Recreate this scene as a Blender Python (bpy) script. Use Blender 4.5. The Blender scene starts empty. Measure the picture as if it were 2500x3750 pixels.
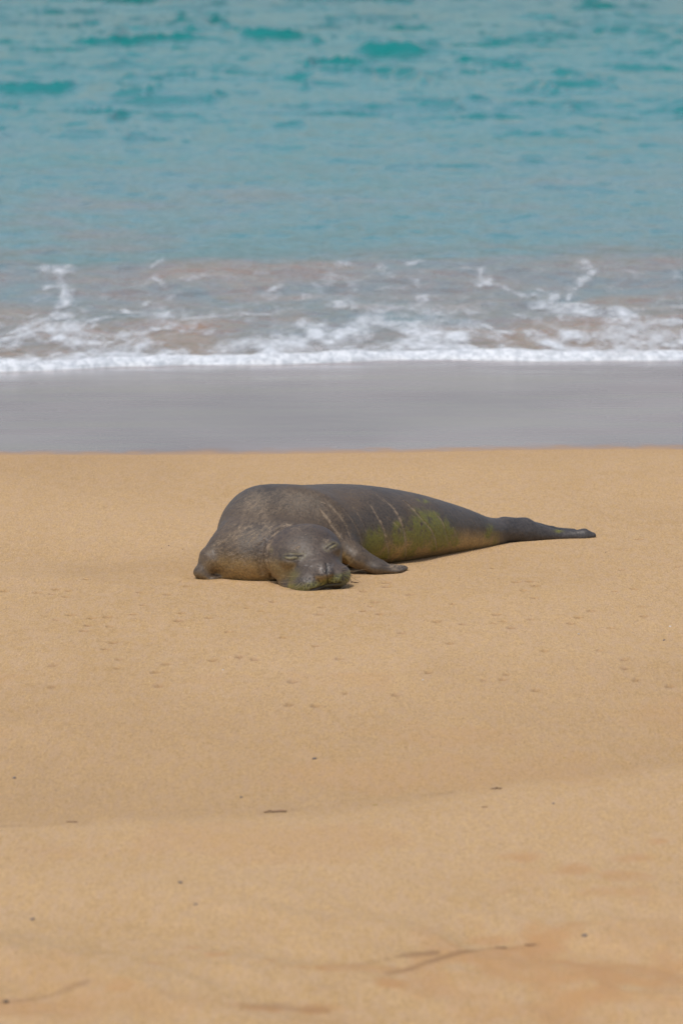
import bpy, math, random
import numpy as np

C = bpy.context.scene.collection
rng = np.random.default_rng(7)
random.seed(7)
sc = bpy.context.scene

# ------------------------------------------------------------------ camera, sky, sun, exposure
cam = bpy.data.cameras.new('camera')
cam.lens = 200
cam.sensor_fit = 'VERTICAL'
cam.sensor_height = 36
cam.sensor_width = 24
cam.clip_start = 0.5
cam.clip_end = 9000
cam.dof.use_dof = True
cam.dof.focus_distance = 22.65
cam.dof.aperture_fstop = 5.6
camo = bpy.data.objects.new('camera', cam)
C.objects.link(camo)
camo.location = (0, 0, 3.07)
camo.rotation_euler = (math.radians(90 - 7.07), 0, 0)
sc.camera = camo

SUN_EL, SUN_AZ = 66, -150         # azimuth: degrees from +Y towards +X (high, behind the camera's left)
world = bpy.data.worlds.new('World')
sc.world = world
world.use_nodes = True
wn = world.node_tree
wn.nodes.clear()
wo = wn.nodes.new('ShaderNodeOutputWorld')
bg = wn.nodes.new('ShaderNodeBackground')
sky = wn.nodes.new('ShaderNodeTexSky')
sky.sky_type = 'NISHITA'
sky.sun_disc = False
sky.sun_elevation = math.radians(SUN_EL)
sky.sun_rotation = math.radians(SUN_AZ)
sky.air_density = 1.0
sky.dust_density = 3.0
sky.ozone_density = 1.0
hs = wn.nodes.new('ShaderNodeHueSaturation')     # a thin white overcast: the blue is mostly veiled
hs.inputs['Saturation'].default_value = 0.80
wn.links.new(sky.outputs[0], hs.inputs['Color'])
wn.links.new(hs.outputs[0], bg.inputs[0])
bg.inputs[1].default_value = 0.11
wn.links.new(bg.outputs[0], wo.inputs[0])

sun = bpy.data.lights.new('sun', 'SUN')
sun.energy = 1.5
sun.angle = math.radians(13)
sun.color = (1.0, 0.95, 0.87)
suno = bpy.data.objects.new('sun', sun)
C.objects.link(suno)
_e, _a = math.radians(SUN_EL), math.radians(SUN_AZ)
import mathutils
_dir = mathutils.Vector((math.cos(_e) * math.sin(_a), math.cos(_e) * math.cos(_a), math.sin(_e)))
suno.rotation_euler = _dir.to_track_quat('Z', 'Y').to_euler()

sc.view_settings.view_transform = 'Standard'
sc.view_settings.look = 'None'
sc.view_settings.gamma = 1
sc.view_settings.exposure = 0.47
sc.view_settings.use_curve_mapping = False


# ------------------------------------------------------------------ helpers
def mesh_object(name, verts, faces, mat=None, parent=None, smooth_shade=True, attrs=None):
    """faces: (n, 3 or 4) integer array"""
    verts = np.asarray(verts, np.float32)
    faces = np.asarray(faces, np.int32)
    k = faces.shape[1]
    me = bpy.data.meshes.new(name)
    me.vertices.add(len(verts))
    me.vertices.foreach_set('co', verts.ravel())
    me.loops.add(faces.size)
    me.loops.foreach_set('vertex_index', faces.ravel())
    me.polygons.add(len(faces))
    me.polygons.foreach_set('loop_start', np.arange(0, faces.size, k, dtype=np.int32))
    me.polygons.foreach_set('loop_total', np.full(len(faces), k, np.int32))
    me.update(calc_edges=True)
    me.polygons.foreach_set('use_smooth', np.full(len(faces), smooth_shade))
    for an, av in (attrs or {}).items():
        av = np.asarray(av, np.float32)
        if av.ndim == 1:
            me.attributes.new(an, 'FLOAT', 'POINT').data.foreach_set('value', av)
        else:
            me.attributes.new(an, 'FLOAT_COLOR', 'POINT').data.foreach_set('color', np.c_[av, np.ones(len(av), np.float32)].ravel())
    me.validate()
    o = bpy.data.objects.new(name, me)
    C.objects.link(o)
    if mat:
        me.materials.append(mat)
    if parent:
        o.parent = parent
    return o


def tag(o, label=None, category=None, group=None, kind=None):
    for k, v in (('label', label), ('category', category), ('group', group), ('kind', kind)):
        if v:
            o[k] = v
    return o


class Mat:
    def __init__(self, name):
        self.m = bpy.data.materials.new(name)
        self.m.use_nodes = True
        self.t = self.m.node_tree
        self.b = self.t.nodes['Principled BSDF']
        self.out = self.t.nodes['Material Output']

    def n(self, kind, **kw):
        nd = self.t.nodes.new(kind)
        for k, v in kw.items():
            setattr(nd, k, v)
        return nd

    def l(self, a, b):
        self.t.links.new(a, b)

    def set(self, **kw):
        for k, v in kw.items():
            self.b.inputs[k.replace('_', ' ')].default_value = v

    def coords(self):
        return self.n('ShaderNodeTexCoord').outputs['Object']

    def noise(self, vec, scale, detail=3, rough=0.55, dist=0.0):
        nd = self.n('ShaderNodeTexNoise')
        nd.inputs['Scale'].default_value = scale
        nd.inputs['Detail'].default_value = detail
        nd.inputs['Roughness'].default_value = rough
        nd.inputs['Distortion'].default_value = dist
        self.l(vec, nd.inputs['Vector'])
        return nd.outputs['Fac']

    def scaled(self, vec, s):
        nd = self.n('ShaderNodeMapping')
        nd.inputs['Scale'].default_value = s
        self.l(vec, nd.inputs['Vector'])
        return nd.outputs[0]

    def ramp(self, fac, stops):
        nd = self.n('ShaderNodeValToRGB')
        el = nd.color_ramp.elements
        while len(el) < len(stops):
            el.new(0.5)
        for e, (p, c) in zip(el, stops):
            e.position = p
            e.color = c if len(c) == 4 else (*c, 1)
        self.l(fac, nd.inputs[0])
        return nd.outputs[0]

    def span(self, fac, a, b, lo=0.0, hi=1.0):
        nd = self.n('ShaderNodeMapRange')
        nd.interpolation_type = 'SMOOTHSTEP'
        for i, v in enumerate((a, b, lo, hi)):
            nd.inputs[i + 1].default_value = v
        self.l(fac, nd.inputs[0])
        return nd.outputs[0]

    def math(self, op, a, b):
        nd = self.n('ShaderNodeMath', operation=op)
        for i, v in enumerate((a, b)):
            if isinstance(v, (int, float)):
                nd.inputs[i].default_value = v
            else:
                self.l(v, nd.inputs[i])
        return nd.outputs[0]

    def mix(self, fac, a, b, blend='MIX'):
        nd = self.n('ShaderNodeMix', data_type='RGBA', blend_type=blend)
        for sock, v in ((nd.inputs[0], fac), (nd.inputs[6], a), (nd.inputs[7], b)):
            if isinstance(v, (int, float)):
                sock.default_value = v
            elif isinstance(v, tuple):
                sock.default_value = (*v, 1)
            else:
                self.l(v, sock)
        return nd.outputs[2]

    def attr(self, name, out='Fac'):
        return self.n('ShaderNodeAttribute', attribute_name=name).outputs[out]

    def bump(self, height, strength, distance, normal=None):
        nd = self.n('ShaderNodeBump')
        nd.inputs['Strength'].default_value = strength
        nd.inputs['Distance'].default_value = distance
        self.l(height, nd.inputs['Height'])
        if normal:
            self.l(normal, nd.inputs['Normal'])
        return nd.outputs[0]


def vnoise_hash(ix, iy, iz, seed):
    h = (ix.astype(np.int64) * 374761393 + iy.astype(np.int64) * 668265263 + iz.astype(np.int64) * 2147483647 + seed * 1274126177) & 0xFFFFFFFF
    h = ((h ^ (h >> 13)) * 1274126177) & 0xFFFFFFFF
    h = ((h ^ (h >> 16)) * 2246822519) & 0xFFFFFFFF
    return ((h ^ (h >> 15)) & 0xFFFF).astype(np.float64) / 65535.0


def noise3(x, y, z, seed=0):
    """smooth value noise in -1..1"""
    x, y, z = np.broadcast_arrays(np.asarray(x, float), np.asarray(y, float), np.asarray(z, float))
    ix, iy, iz = np.floor(x), np.floor(y), np.floor(z)
    fx, fy, fz = x - ix, y - iy, z - iz
    ux, uy, uz = [f * f * f * (f * (f * 6 - 15) + 10) for f in (fx, fy, fz)]
    r = 0
    for dx in (0, 1):
        wx = ux if dx else 1 - ux
        for dy in (0, 1):
            wy = uy if dy else 1 - uy
            for dz in (0, 1):
                wz = uz if dz else 1 - uz
                r = r + wx * wy * wz * vnoise_hash(ix + dx, iy + dy, iz + dz, seed)
    return r * 2 - 1


def noise2(x, y, seed=0):
    x, y = np.broadcast_arrays(np.asarray(x, float), np.asarray(y, float))
    ix, iy = np.floor(x), np.floor(y)
    fx, fy = x - ix, y - iy
    ux, uy = [f * f * f * (f * (f * 6 - 15) + 10) for f in (fx, fy)]
    z = np.zeros_like(ix)
    r = 0
    for dx in (0, 1):
        wx = ux if dx else 1 - ux
        for dy in (0, 1):
            wy = uy if dy else 1 - uy
            r = r + wx * wy * vnoise_hash(ix + dx, iy + dy, z, seed)
    return r * 2 - 1


def fbm2(x, y, octaves=4, seed=0):
    a, s, r = 1.0, 1.0, 0
    for k in range(octaves):
        r = r + a * noise2(x * s + 17.3 * k, y * s - 9.1 * k, seed + k)
        a *= 0.5
        s *= 2.03
    return r


def smooth(e0, e1, x):
    t = np.clip((x - e0) / (e1 - e0), 0, 1)
    return t * t * (3 - 2 * t)


def catmull(pts, n):
    pts = np.asarray(pts, float)
    p = np.vstack([2 * pts[0] - pts[1], pts, 2 * pts[-1] - pts[-2]])
    out = []
    for i in range(1, len(p) - 2):
        for t in np.linspace(0, 1, n, endpoint=False):
            a, b, c, d = p[i - 1], p[i], p[i + 1], p[i + 2]
            out.append(0.5 * ((2 * b) + (c - a) * t + (2 * a - 5 * b + 4 * c - d) * t * t + (3 * b - a - 3 * c + d) * t ** 3))
    out.append(pts[-1])
    return np.array(out)


# ground plan of the body: x, y, half width, height of the back, height of widest line
BODY = catmull([
    (-0.250, 22.680, 0.195, 0.222, 0.110),
    (-0.240, 22.840, 0.268, 0.336, 0.125),
    (-0.110, 23.020, 0.278, 0.324, 0.120),
    (0.070, 23.175, 0.262, 0.308, 0.112),
    (0.240, 23.340, 0.228, 0.266, 0.098),
    (0.400, 23.490, 0.172, 0.208, 0.080),
    (0.530, 23.600, 0.118, 0.152, 0.062),
    (0.630, 23.690, 0.066, 0.096, 0.045)], 14)

GX0, GY0, GS = -1.2, 21.8, 0.006
_gx = np.arange(GX0, 1.7, GS)
_gy = np.arange(GY0, 24.6, GS)
_PX, _PY = np.meshgrid(_gx, _gy, indexing='ij')
_best = np.full(_PX.shape, 1e9)
_bt = np.zeros(_PX.shape)
for _i in range(len(BODY) - 1):
    _a, _b = BODY[_i, :2], BODY[_i + 1, :2]
    _ab = _b - _a
    _h = np.clip(((_PX - _a[0]) * _ab[0] + (_PY - _a[1]) * _ab[1]) / (_ab @ _ab), 0, 1)
    _d = np.hypot(_PX - _a[0] - _h * _ab[0], _PY - _a[1] - _h * _ab[1])
    _m = _d < _best
    _best[_m] = _d[_m]
    _bt[_m] = (_i + _h)[_m]


def _blur(A, r, times):
    for _ in range(times):
        for axis in (0, 1):
            pad = [(0, 0), (0, 0)]
            pad[axis] = (r + 1, r)
            c = np.cumsum(np.pad(A, pad, mode='edge'), axis=axis)
            n = A.shape[axis]
            hi = np.take(c, np.arange(2 * r + 1, 2 * r + 1 + n), axis=axis)
            lo = np.take(c, np.arange(0, n), axis=axis)
            A = (hi - lo) / (2 * r + 1)
    return A


_bt = _blur(_bt, 7, 3)          # no hard crease on the inside of the body's bend
_best = _blur(_best, 3, 3)


def body_coords(P):
    """distance from the body's plan axis and position along it (0 neck .. 1 tail)"""
    gx = np.clip((P[:, 0] - GX0) / GS, 0, len(_gx) - 1.001)
    gy = np.clip((P[:, 1] - GY0) / GS, 0, len(_gy) - 1.001)
    ix, iy = gx.astype(int), gy.astype(int)
    fx, fy = gx - ix, gy - iy
    r = []
    for A in (_best, _bt):
        r.append(A[ix, iy] * (1 - fx) * (1 - fy) + A[ix + 1, iy] * fx * (1 - fy) + A[ix, iy + 1] * (1 - fx) * fy + A[ix + 1, iy + 1] * fx * fy)
    return r[0], r[1]


def smin(a, b, k):
    h = np.clip(k - np.abs(a - b), 0, None) / k
    return np.minimum(a, b) - h * h * h * k / 6


def ellipsoid(P, c, r, R=None):
    q = P - np.asarray(c)
    if R is not None:
        q = q @ R
    r = np.asarray(r, float)
    k0 = np.sqrt(((q / r) ** 2).sum(1))
    k1 = np.sqrt(((q / r ** 2) ** 2).sum(1)) + 1e-9
    return k0 * (k0 - 1) / k1


def limb(P, a, b, ra, rb, nrm=None, fa=1.0, fb=1.0):
    """tapered round limb; flattened along nrm by the factors fa .. fb"""
    a, b = np.asarray(a, float), np.asarray(b, float)
    ab = b - a
    h = np.clip(((P - a) @ ab) / (ab @ ab), 0, 1)
    q = P - a - h[:, None] * ab
    r = ra + (rb - ra) * h
    if nrm is None:
        return np.sqrt((q * q).sum(1)) - r
    n = np.asarray(nrm, float)
    n = n / np.linalg.norm(n)
    f = fa + (fb - fa) * h
    qn = q @ n
    qt = q - qn[:, None] * n
    return (np.sqrt((qt * qt).sum(1) + (qn / f) ** 2) - r) * (0.4 + 0.6 * f)


def rot_axes(yaw, pitch, roll):
    """columns: forward, towards its left (image right), up"""
    cy, sy, cp, sp = math.cos(yaw), math.sin(yaw), math.cos(pitch), math.sin(pitch)
    f = np.array([sy * cp, -cy * cp, -sp])
    s = np.array([cy, sy, 0.0])
    u = np.cross(s, f)
    u = u / np.linalg.norm(u)
    if u[2] < 0:
        u = -u
    cr, sr = math.cos(roll), math.sin(roll)
    s2 = s * cr + u * sr
    u2 = u * cr - s * sr
    return np.stack([f, s2, u2], axis=1)


HEAD_R = rot_axes(math.radians(19), math.radians(7), math.radians(13))
HEAD_C = np.array([-0.142, 22.438, 0.104])


def seal_sdf(P):
    d, t = body_coords(P)
    i = np.clip(t.astype(int), 0, len(BODY) - 2)
    fr = (t - i)[:, None]
    prm = BODY[i, 2:] * (1 - fr) + BODY[i + 1, 2:] * fr
    w, top, zc = prm[:, 0], prm[:, 1], prm[:, 2]
    dz = P[:, 2] - zc
    hh = np.where(dz > 0, top - zc, zc + 0.03)
    n = 2.25
    q = ((d / w) ** n + (np.abs(dz) / hh) ** n) ** (1 / n)
    f = (q - 1) * np.minimum(w, 0.5 * top + 0.015)
    # chest and neck in front of the shoulders
    f = smin(f, ellipsoid(P, (-0.352, 22.66, 0.09), (0.172, 0.175, 0.135)), 0.10)
    f = smin(f, ellipsoid(P, (-0.190, 22.61, 0.09), (0.160, 0.145, 0.110)), 0.07)
    f = smin(f, ellipsoid(P, (-0.335, 22.85, 0.170), (0.118, 0.190, 0.150)), 0.10)
    # head, in its own axes
    L = (P - HEAD_C) @ HEAD_R
    hd = ellipsoid(L, (-0.030, 0.0, 0.006), (0.150, 0.156, 0.118))
    hd = smin(hd, ellipsoid(L, (0.060, 0.0, -0.028), (0.130, 0.118, 0.086)), 0.06)
    hd = smin(hd, ellipsoid(L, (0.150, 0.0, -0.020), (0.085, 0.060, 0.050)), 0.05)
    hd = smin(hd, ellipsoid(L, (0.160, -0.054, -0.050), (0.074, 0.070, 0.050)), 0.03)
    hd = smin(hd, ellipsoid(L, (0.160, 0.054, -0.050), (0.074, 0.068, 0.050)), 0.022)
    hd = smin(hd, ellipsoid(L, (0.228, 0.0, -0.012), (0.022, 0.030, 0.020)), 0.03)
    hd = smin(hd, ellipsoid(L, (0.110, 0.0, -0.092), (0.105, 0.085, 0.034)), 0.02)
    hd = smin(hd, ellipsoid(L, (0.065, -0.055, -0.072), (0.120, 0.085, 0.052)), 0.035)
    # brow bulges over the closed eyes
    for sd in (-1, 1):
        hd = smin(hd, ellipsoid(L, (0.085, 0.083 * sd, 0.036), (0.040, 0.042, 0.032)), 0.03)
    f = smin(f, hd, 0.022)
    # left fore flipper (beside the cheek), reaching down to the sand and out
    a = limb(P, (-0.030, 22.79, 0.125), (0.062, 22.735, 0.068), 0.074, 0.047, (0.5, -0.5, 0.7), 0.9, 0.8)
    a = smin(a, limb(P, (0.062, 22.735, 0.068), (0.140, 22.735, 0.030), 0.047, 0.042, (0.3, -0.5, 0.8), 0.8, 0.6), 0.03)
    a = smin(a, limb(P, (0.140, 22.735, 0.030), (0.200, 22.765, 0.014), 0.044, 0.046, (0.1, -0.12, 1), 0.6, 0.34), 0.03)
    a = smin(a, limb(P, (0.200, 22.765, 0.014), (0.240, 22.815, 0.012), 0.044, 0.028, (0, -0.1, 1), 0.34, 0.40), 0.02)
    f = smin(f, a, 0.04)
    # right fore flipper, elbow out, blade tucked back on the sand
    a = limb(P, (-0.430, 22.70, 0.120), (-0.530, 22.60, 0.070), 0.085, 0.046, (1, 0.3, 0.5), 0.8, 0.7)
    a = smin(a, limb(P, (-0.530, 22.60, 0.070), (-0.557, 22.585, 0.026), 0.046, 0.034, (1, 0.3, 0.3), 0.7, 0.7), 0.03)
    a = smin(a, limb(P, (-0.557, 22.585, 0.024), (-0.520, 22.575, 0.002), 0.034, 0.030, (0, 0, 1), 0.7, 0.4), 0.03)
    f = smin(f, a, 0.06)
    # hind flippers
    a = limb(P, (0.600, 23.66, 0.056), (0.680, 23.725, 0.052), 0.050, 0.046)
    a = smin(a, limb(P, (0.690, 23.730, 0.052), (0.770, 23.780, 0.046), 0.054, 0.050, (0.3, -1, 0.4), 0.8, 0.7), 0.03)
    b = limb(P, (0.770, 23.78, 0.040), (0.930, 23.840, 0.014), 0.048, 0.019, (0.2, -1, 0.5), 0.7, 0.7)
    b = smin(b, limb(P, (0.930, 23.840, 0.014), (1.025, 23.86, 0.013), 0.019, 0.025, (0.1, -1, 0.8), 0.7, 0.8), 0.02)
    b = smin(b, limb(P, (1.025, 23.86, 0.013), (1.060, 23.865, 0.010), 0.025, 0.015, (0.1, -1, 0.8), 0.8, 0.8), 0.02)
    c = limb(P, (0.770, 23.81, 0.050), (0.890, 23.90, 0.028), 0.040, 0.018, (0.3, -1, 0.6), 0.7, 0.6)
    c = smin(c, limb(P, (0.890, 23.90, 0.028), (0.985, 23.945, 0.016), 0.018, 0.018, (0.2, -0.6, 1), 0.6, 0.5), 0.02)
    a = smin(smin(a, b, 0.03), c, 0.02)
    f = smin(f, a, 0.035)
    return f


# ------------------------------------------------------------------ measured places, metres (x right, y away from the camera, z up)
FEAT = {'algae': [((0.3403, 23.0982, 0.1372), (0.09, 0.1, 0.055), 1.45), ((0.4112, 23.1936, 0.0994), (0.08, 0.09, 0.055), 1.2), ((0.3218, 23.0704, 0.1005), (0.05, 0.07, 0.06), 0.8), ((0.1333, 22.8739, 0.0895), (0.055, 0.07, 0.065), 0.85),
           ((0.1829, 22.9437, 0.0512), (0.05, 0.06, 0.04), 0.55), ((0.2336, 22.9676, 0.121), (0.04, 0.05, 0.05), 0.55), ((0.2927, 23.0592, 0.0507), (0.06, 0.07, 0.04), 0.55), ((0.3815, 23.1749, 0.1679), (0.06, 0.07, 0.03), 0.6),
           ((0.3421, 23.2312, 0.2345), (0.025, 0.04, 0.012), 0.45), ((0.3161, 23.1988, 0.2422), (0.012, 0.02, 0.01), 0.3), ((0.6171, 23.5296, 0.0713), (0.045, 0.05, 0.035), 0.45), ((0.6445, 23.583, 0.0308), (0.03, 0.03, 0.03), 0.45),
           ((0.4716, 23.2936, 0.0644), (0.05, 0.05, 0.035), 0.5), ((0.2264, 22.968, 0.1647), (0.02, 0.03, 0.02), 0.5), ((0.9175, 23.8301, 0.0352), (0.03, 0.03, 0.01), 0.3)],
 'brow': [((-0.175, 22.3297, 0.1565), (0.009, 0.02, 0.008)), ((-0.1828, 22.3271, 0.1521), (0.006, 0.02, 0.005)), ((-0.1671, 22.3331, 0.162), (0.006, 0.02, 0.005)), ((-0.0709, 22.3687, 0.1832), (0.011, 0.02, 0.005)),
          ((-0.0599, 22.3608, 0.1771), (0.008, 0.02, 0.006)), ((-0.0533, 22.3738, 0.1825), (0.006, 0.02, 0.004))],
 'clefts': [([(-0.0556, 22.2156, 0.0827), (-0.0553, 22.2123, 0.0796), (-0.0549, 22.21, 0.0764), (-0.0546, 22.2084, 0.0731), (-0.0543, 22.207, 0.0698), (-0.0541, 22.2064, 0.0662), (-0.054, 22.2069, 0.0623), (-0.054, 22.2076, 0.0583),
              (-0.0541, 22.2096, 0.054), (-0.0542, 22.2133, 0.0495), (-0.0541, 22.2194, 0.0447), (-0.0539, 22.228, 0.0394), (-0.0536, 22.2354, 0.0343), (-0.0533, 22.2407, 0.0295), (-0.0529, 22.2447, 0.0248), (-0.0526, 22.2482, 0.0202)],
             0.003, 0.005, 0.75),
            ([(-0.0589, 22.2587, 0.1046), (-0.0583, 22.2563, 0.1029), (-0.0577, 22.2538, 0.1013), (-0.057, 22.2512, 0.0996), (-0.0564, 22.2487, 0.098), (-0.0557, 22.2464, 0.0963), (-0.0549, 22.2437, 0.0947), (-0.0541, 22.2408, 0.0931),
              (-0.0532, 22.2382, 0.0915), (-0.0524, 22.2345, 0.09), (-0.0518, 22.2306, 0.0886), (-0.0513, 22.2269, 0.0871), (-0.051, 22.2237, 0.0855), (-0.0507, 22.2208, 0.084), (-0.0505, 22.2183, 0.0823), (-0.0502, 22.2161, 0.0806)],
             0.0055, 0.006, 1.0),
            ([(-0.0744, 22.2232, 0.0876), (-0.0732, 22.2192, 0.0856), (-0.072, 22.2154, 0.0835), (-0.0707, 22.2123, 0.0814), (-0.0696, 22.2099, 0.0794), (-0.0685, 22.2085, 0.0777), (-0.0676, 22.2077, 0.0765), (-0.0668, 22.2068, 0.0758),
              (-0.0661, 22.2065, 0.0752), (-0.0654, 22.2063, 0.0747), (-0.0646, 22.206, 0.0741)],
             0.003, 0.003, 0.7),
            ([(-0.0568, 22.2238, 0.0875), (-0.0568, 22.2187, 0.085), (-0.0568, 22.2149, 0.0824), (-0.0568, 22.2118, 0.0796), (-0.0568, 22.2096, 0.0768), (-0.0568, 22.208, 0.0738)], 0.007, 0.004, 0.9),
            ([(-0.1194, 22.2115, 0.0043), (-0.116, 22.2118, 0.0052), (-0.1127, 22.2123, 0.0061), (-0.1093, 22.213, 0.007), (-0.1057, 22.2144, 0.0078), (-0.1018, 22.2157, 0.0088), (-0.0976, 22.2175, 0.01), (-0.093, 22.2199, 0.0112),
              (-0.0882, 22.2231, 0.0124), (-0.0833, 22.2268, 0.0136), (-0.0784, 22.2311, 0.0146), (-0.0735, 22.2364, 0.0156), (-0.0684, 22.2422, 0.0165), (-0.0633, 22.2468, 0.0176), (-0.0581, 22.2486, 0.0189), (-0.053, 22.2482, 0.0202),
              (-0.0479, 22.2474, 0.0211), (-0.0428, 22.2465, 0.0217), (-0.0377, 22.2457, 0.0222), (-0.0326, 22.2454, 0.0225), (-0.0275, 22.2449, 0.023), (-0.0224, 22.245, 0.0236), (-0.0173, 22.2456, 0.0241), (-0.0123, 22.2466, 0.0246),
              (-0.0072, 22.2482, 0.0251), (-0.0021, 22.2508, 0.0254)],
             0.0042, 0.007, 1.0),
            ([(-0.0941, 22.2457, 0.0992), (-0.0921, 22.2448, 0.0989), (-0.0902, 22.2439, 0.0986), (-0.0882, 22.2435, 0.0983), (-0.0862, 22.2427, 0.098), (-0.0843, 22.2419, 0.0977)], 0.003, 0.002, 0.6)],
 'damp': [(0.507, 16.46, 0.108, 0.12, 0.6), (0.663, 16.22, 0.076, 0.14, 0.6), (0.861, 16.38, 0.07, 0.08, 0.6), (0.81, 16.12, 0.081, 0.1, 0.5), (0.953, 16.66, 0.036, 0.06, 0.6), (0.759, 15.84, 0.135, 0.1, 0.5),
          (0.886, 15.26, 0.071, 0.16, 0.5), (-0.105, 14.28, 0.145, 0.08, 0.8), (-0.814, 14.42, 0.09, 0.08, 0.7), (-0.718, 14.54, 0.107, 0.1, 0.6), (-0.58, 14.48, 0.038, 0.06, 0.7), (-0.331, 14.96, 0.033, 0.04, 0.7),
          (-0.19, 14.88, 0.023, 0.04, 0.8), (-0.404, 15.08, 0.021, 0.04, 0.6), (-0.5, 14.8, 0.023, 0.04, 0.5), (0.132, 14.58, 0.045, 0.06, 0.7), (0.41, 15.24, 0.095, 0.08, 0.5), (0.802, 14.36, 0.134, 0.14, 0.6),
          (0.627, 14.74, 0.413, 0.6, 0.85), (0.746, 14.36, 0.291, 0.36, 0.6), (-0.811, 14.36, 0.247, 0.22, 0.5), (0.408, 14.28, 0.222, 0.16, 0.35), (-0.651, 14.3, 0.279, 0.2, 0.25), (0.053, 14.78, 0.196, 0.06, 0.6),
          (0.298, 14.96, 0.128, 0.04, 0.6), (0.532, 15.16, 0.071, 0.08, 0.5), (0.302, 15.14, 0.023, 0.04, 0.5), (-0.779, 14.84, 0.023, 0.04, 0.5), (-0.038, 14.3, 0.067, 0.06, 0.5)],
 'debris': [('stone', -0.088, 18.32, 0.0139, 'stone', 0.3, 'pebble', 'pebble', 'lone dark pebble on plain sand just below the middle of the beach', 'pebbles on the sand'),
            ('stone', -1.046, 17.98, 0.0136, 'stone', 1.3, 'pebble', 'pebble', 'dark pebble nearest the left edge of the photo', 'pebbles on the sand'),
            ('stone', -0.459, 15.98, 0.0154, 'stone', 2.3, 'pebble', 'pebble', 'largest blue-grey pebble, on pale sand in the left foreground', 'pebbles on the sand'),
            ('stone', -0.407, 15.66, 0.0108, 'stone', 0.9, 'pebble', 'pebble', 'small grey pebble just below right of the largest blue-grey one', 'pebbles on the sand'),
            ('stone', -0.857, 15.54, 0.0128, 'stone', 0.2, 'pebble', 'pebble', 'grey pebble low on the left on whitish mottled sand', 'pebbles on the sand'),
            ('stone', 0.661, 15.22, 0.0157, 'stone', 0.6, 'pebble', 'pebble', 'round grey pebble on orange sand right of the dark weed scraps', 'pebbles on the sand'),
            ('stone', 0.655, 17.36, 0.0096, 'stone', 0.6, 'pebble', 'pebble', 'small grey pebble right of the tan chip below the beach step', 'pebbles on the sand'),
            ('stone', -0.315, 17.64, 0.0109, 'stone', 0.6, 'pebble', 'pebble', 'small grey pebble just above the long dark weed scrap on the beach step', 'pebbles on the sand'),
            ('stone', -0.861, 14.36, 0.0158, 'basalt', 0.6, 'pebble', 'pebble', 'black stone in the dark tide line at the bottom left corner', 'pebbles on the sand'),
            ('flake', -0.205, 17.36, 0.0701, 'weed', 0.15, 'seaweed_scrap', 'seaweed', 'longest dark brown weed scrap lying along the low beach step', 'weed scraps on the sand'),
            ('flake', -0.824, 17.14, 0.0357, 'weed', -0.1, 'seaweed_scrap', 'seaweed', 'short brown weed scrap at the left end of the low beach step', 'weed scraps on the sand'),
            ('flake', 0.511, 15.16, 0.0316, 'weed', 0.1, 'seaweed_scrap', 'seaweed', 'dark weed scrap at the right end of the tide line', 'weed scraps on the sand'),
            ('flake', 0.431, 15.14, 0.0334, 'weed', 0.0, 'seaweed_scrap', 'seaweed', 'dark weed scrap second from the right end of the tide line', 'weed scraps on the sand'),
            ('twig', 0.489, 17.72, 0.0366, 'bark', 0.1, 'twig', 'twig', 'thin brown twig lying on the beach step right of centre', None),
            ('flake', 0.441, 17.32, 0.0191, 'tan', 0.2, 'bark_chip', 'wood chip', 'small tan wood chip on pale sand below the thin twig', None),
            ('stone', -0.422, 20.06, 0.0078, 'shell', 0.2, 'shell_chip', 'shell', 'bright white shell chip on bare sand below the seal muzzle', 'white shell chips on the sand'),
            ('stone', 1.235, 21.2, 0.011, 'shell', 0.2, 'shell_chip', 'shell', 'pale shell chip close to the right edge of the photo', 'white shell chips on the sand'),
            ('stone', 0.882, 20.98, 0.0091, 'shell', 0.9, 'shell_chip', 'shell', 'tiny white shell chip on sand well below the seal hind flippers', 'white shell chips on the sand'),
            ('stone', 0.286, 19.82, 0.0094, 'shell', 0.9, 'shell_chip', 'shell', 'whitish shell chip lower on the sand, below the front flipper tip', 'white shell chips on the sand'),
            ('flake', 0.608, 22.88, 0.014, 'tan', 0.1, 'leaf_scrap', 'leaf', 'single brown leaf scrap on the sand below the seal tail end', None),
            ('stone', -0.723, 23.66, 0.0057, 'basalt', 0.1, 'lava_chip', 'pebble', 'small black chip second from the seal left of its shoulder', 'black chips beside the shoulder'),
            ('stone', -0.752, 23.6, 0.0057, 'basalt', 0.1, 'lava_chip', 'pebble', 'small black chip farthest left of the three beside the seal shoulder', 'black chips beside the shoulder'),
            ('stone', -0.661, 23.52, 0.0057, 'basalt', 0.1, 'lava_chip', 'pebble', 'small black chip closest to the seal left of its shoulder', 'black chips beside the shoulder'),
            ('stone', 1.091, 23.36, 0.0056, 'basalt', 0.5, 'lava_chip', 'pebble', 'tiny black chip on the sand below the hind flipper tip', None),
            ('twig', 0.052, 22.44, 0.034, 'bark', -0.5, 'twig', 'twig', 'short curved brown twig on the sand right of the whiskers', None),
            ('flake', 0.106, 17.46, 0.015, 'yellow', 0.5, 'leaf_scrap', 'leaf', 'yellowish leaf scrap on the beach step near the centre', None),
            ('flake', 0.727, 18.32, 0.0123, 'yellow', 0.5, 'leaf_scrap', 'leaf', 'tiny yellow leaf scrap above the beach step on the right', None),
            ('stone', 1.194, 20.86, 0.0101, 'stone', 0.5, 'pebble', 'pebble', 'dark grey pebble on the right below the pale shell chip', 'pebbles on the sand')],
 'dots': [(-0.1724, 22.2461, 0.0502), (-0.1628, 22.2365, 0.0497), (-0.1517, 22.231, 0.0511), (-0.142, 22.2287, 0.0528), (-0.127, 22.2218, 0.0494), (-0.172, 22.2364, 0.0425), (-0.1572, 22.2284, 0.0457), (-0.1431, 22.2236, 0.0475),
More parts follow.
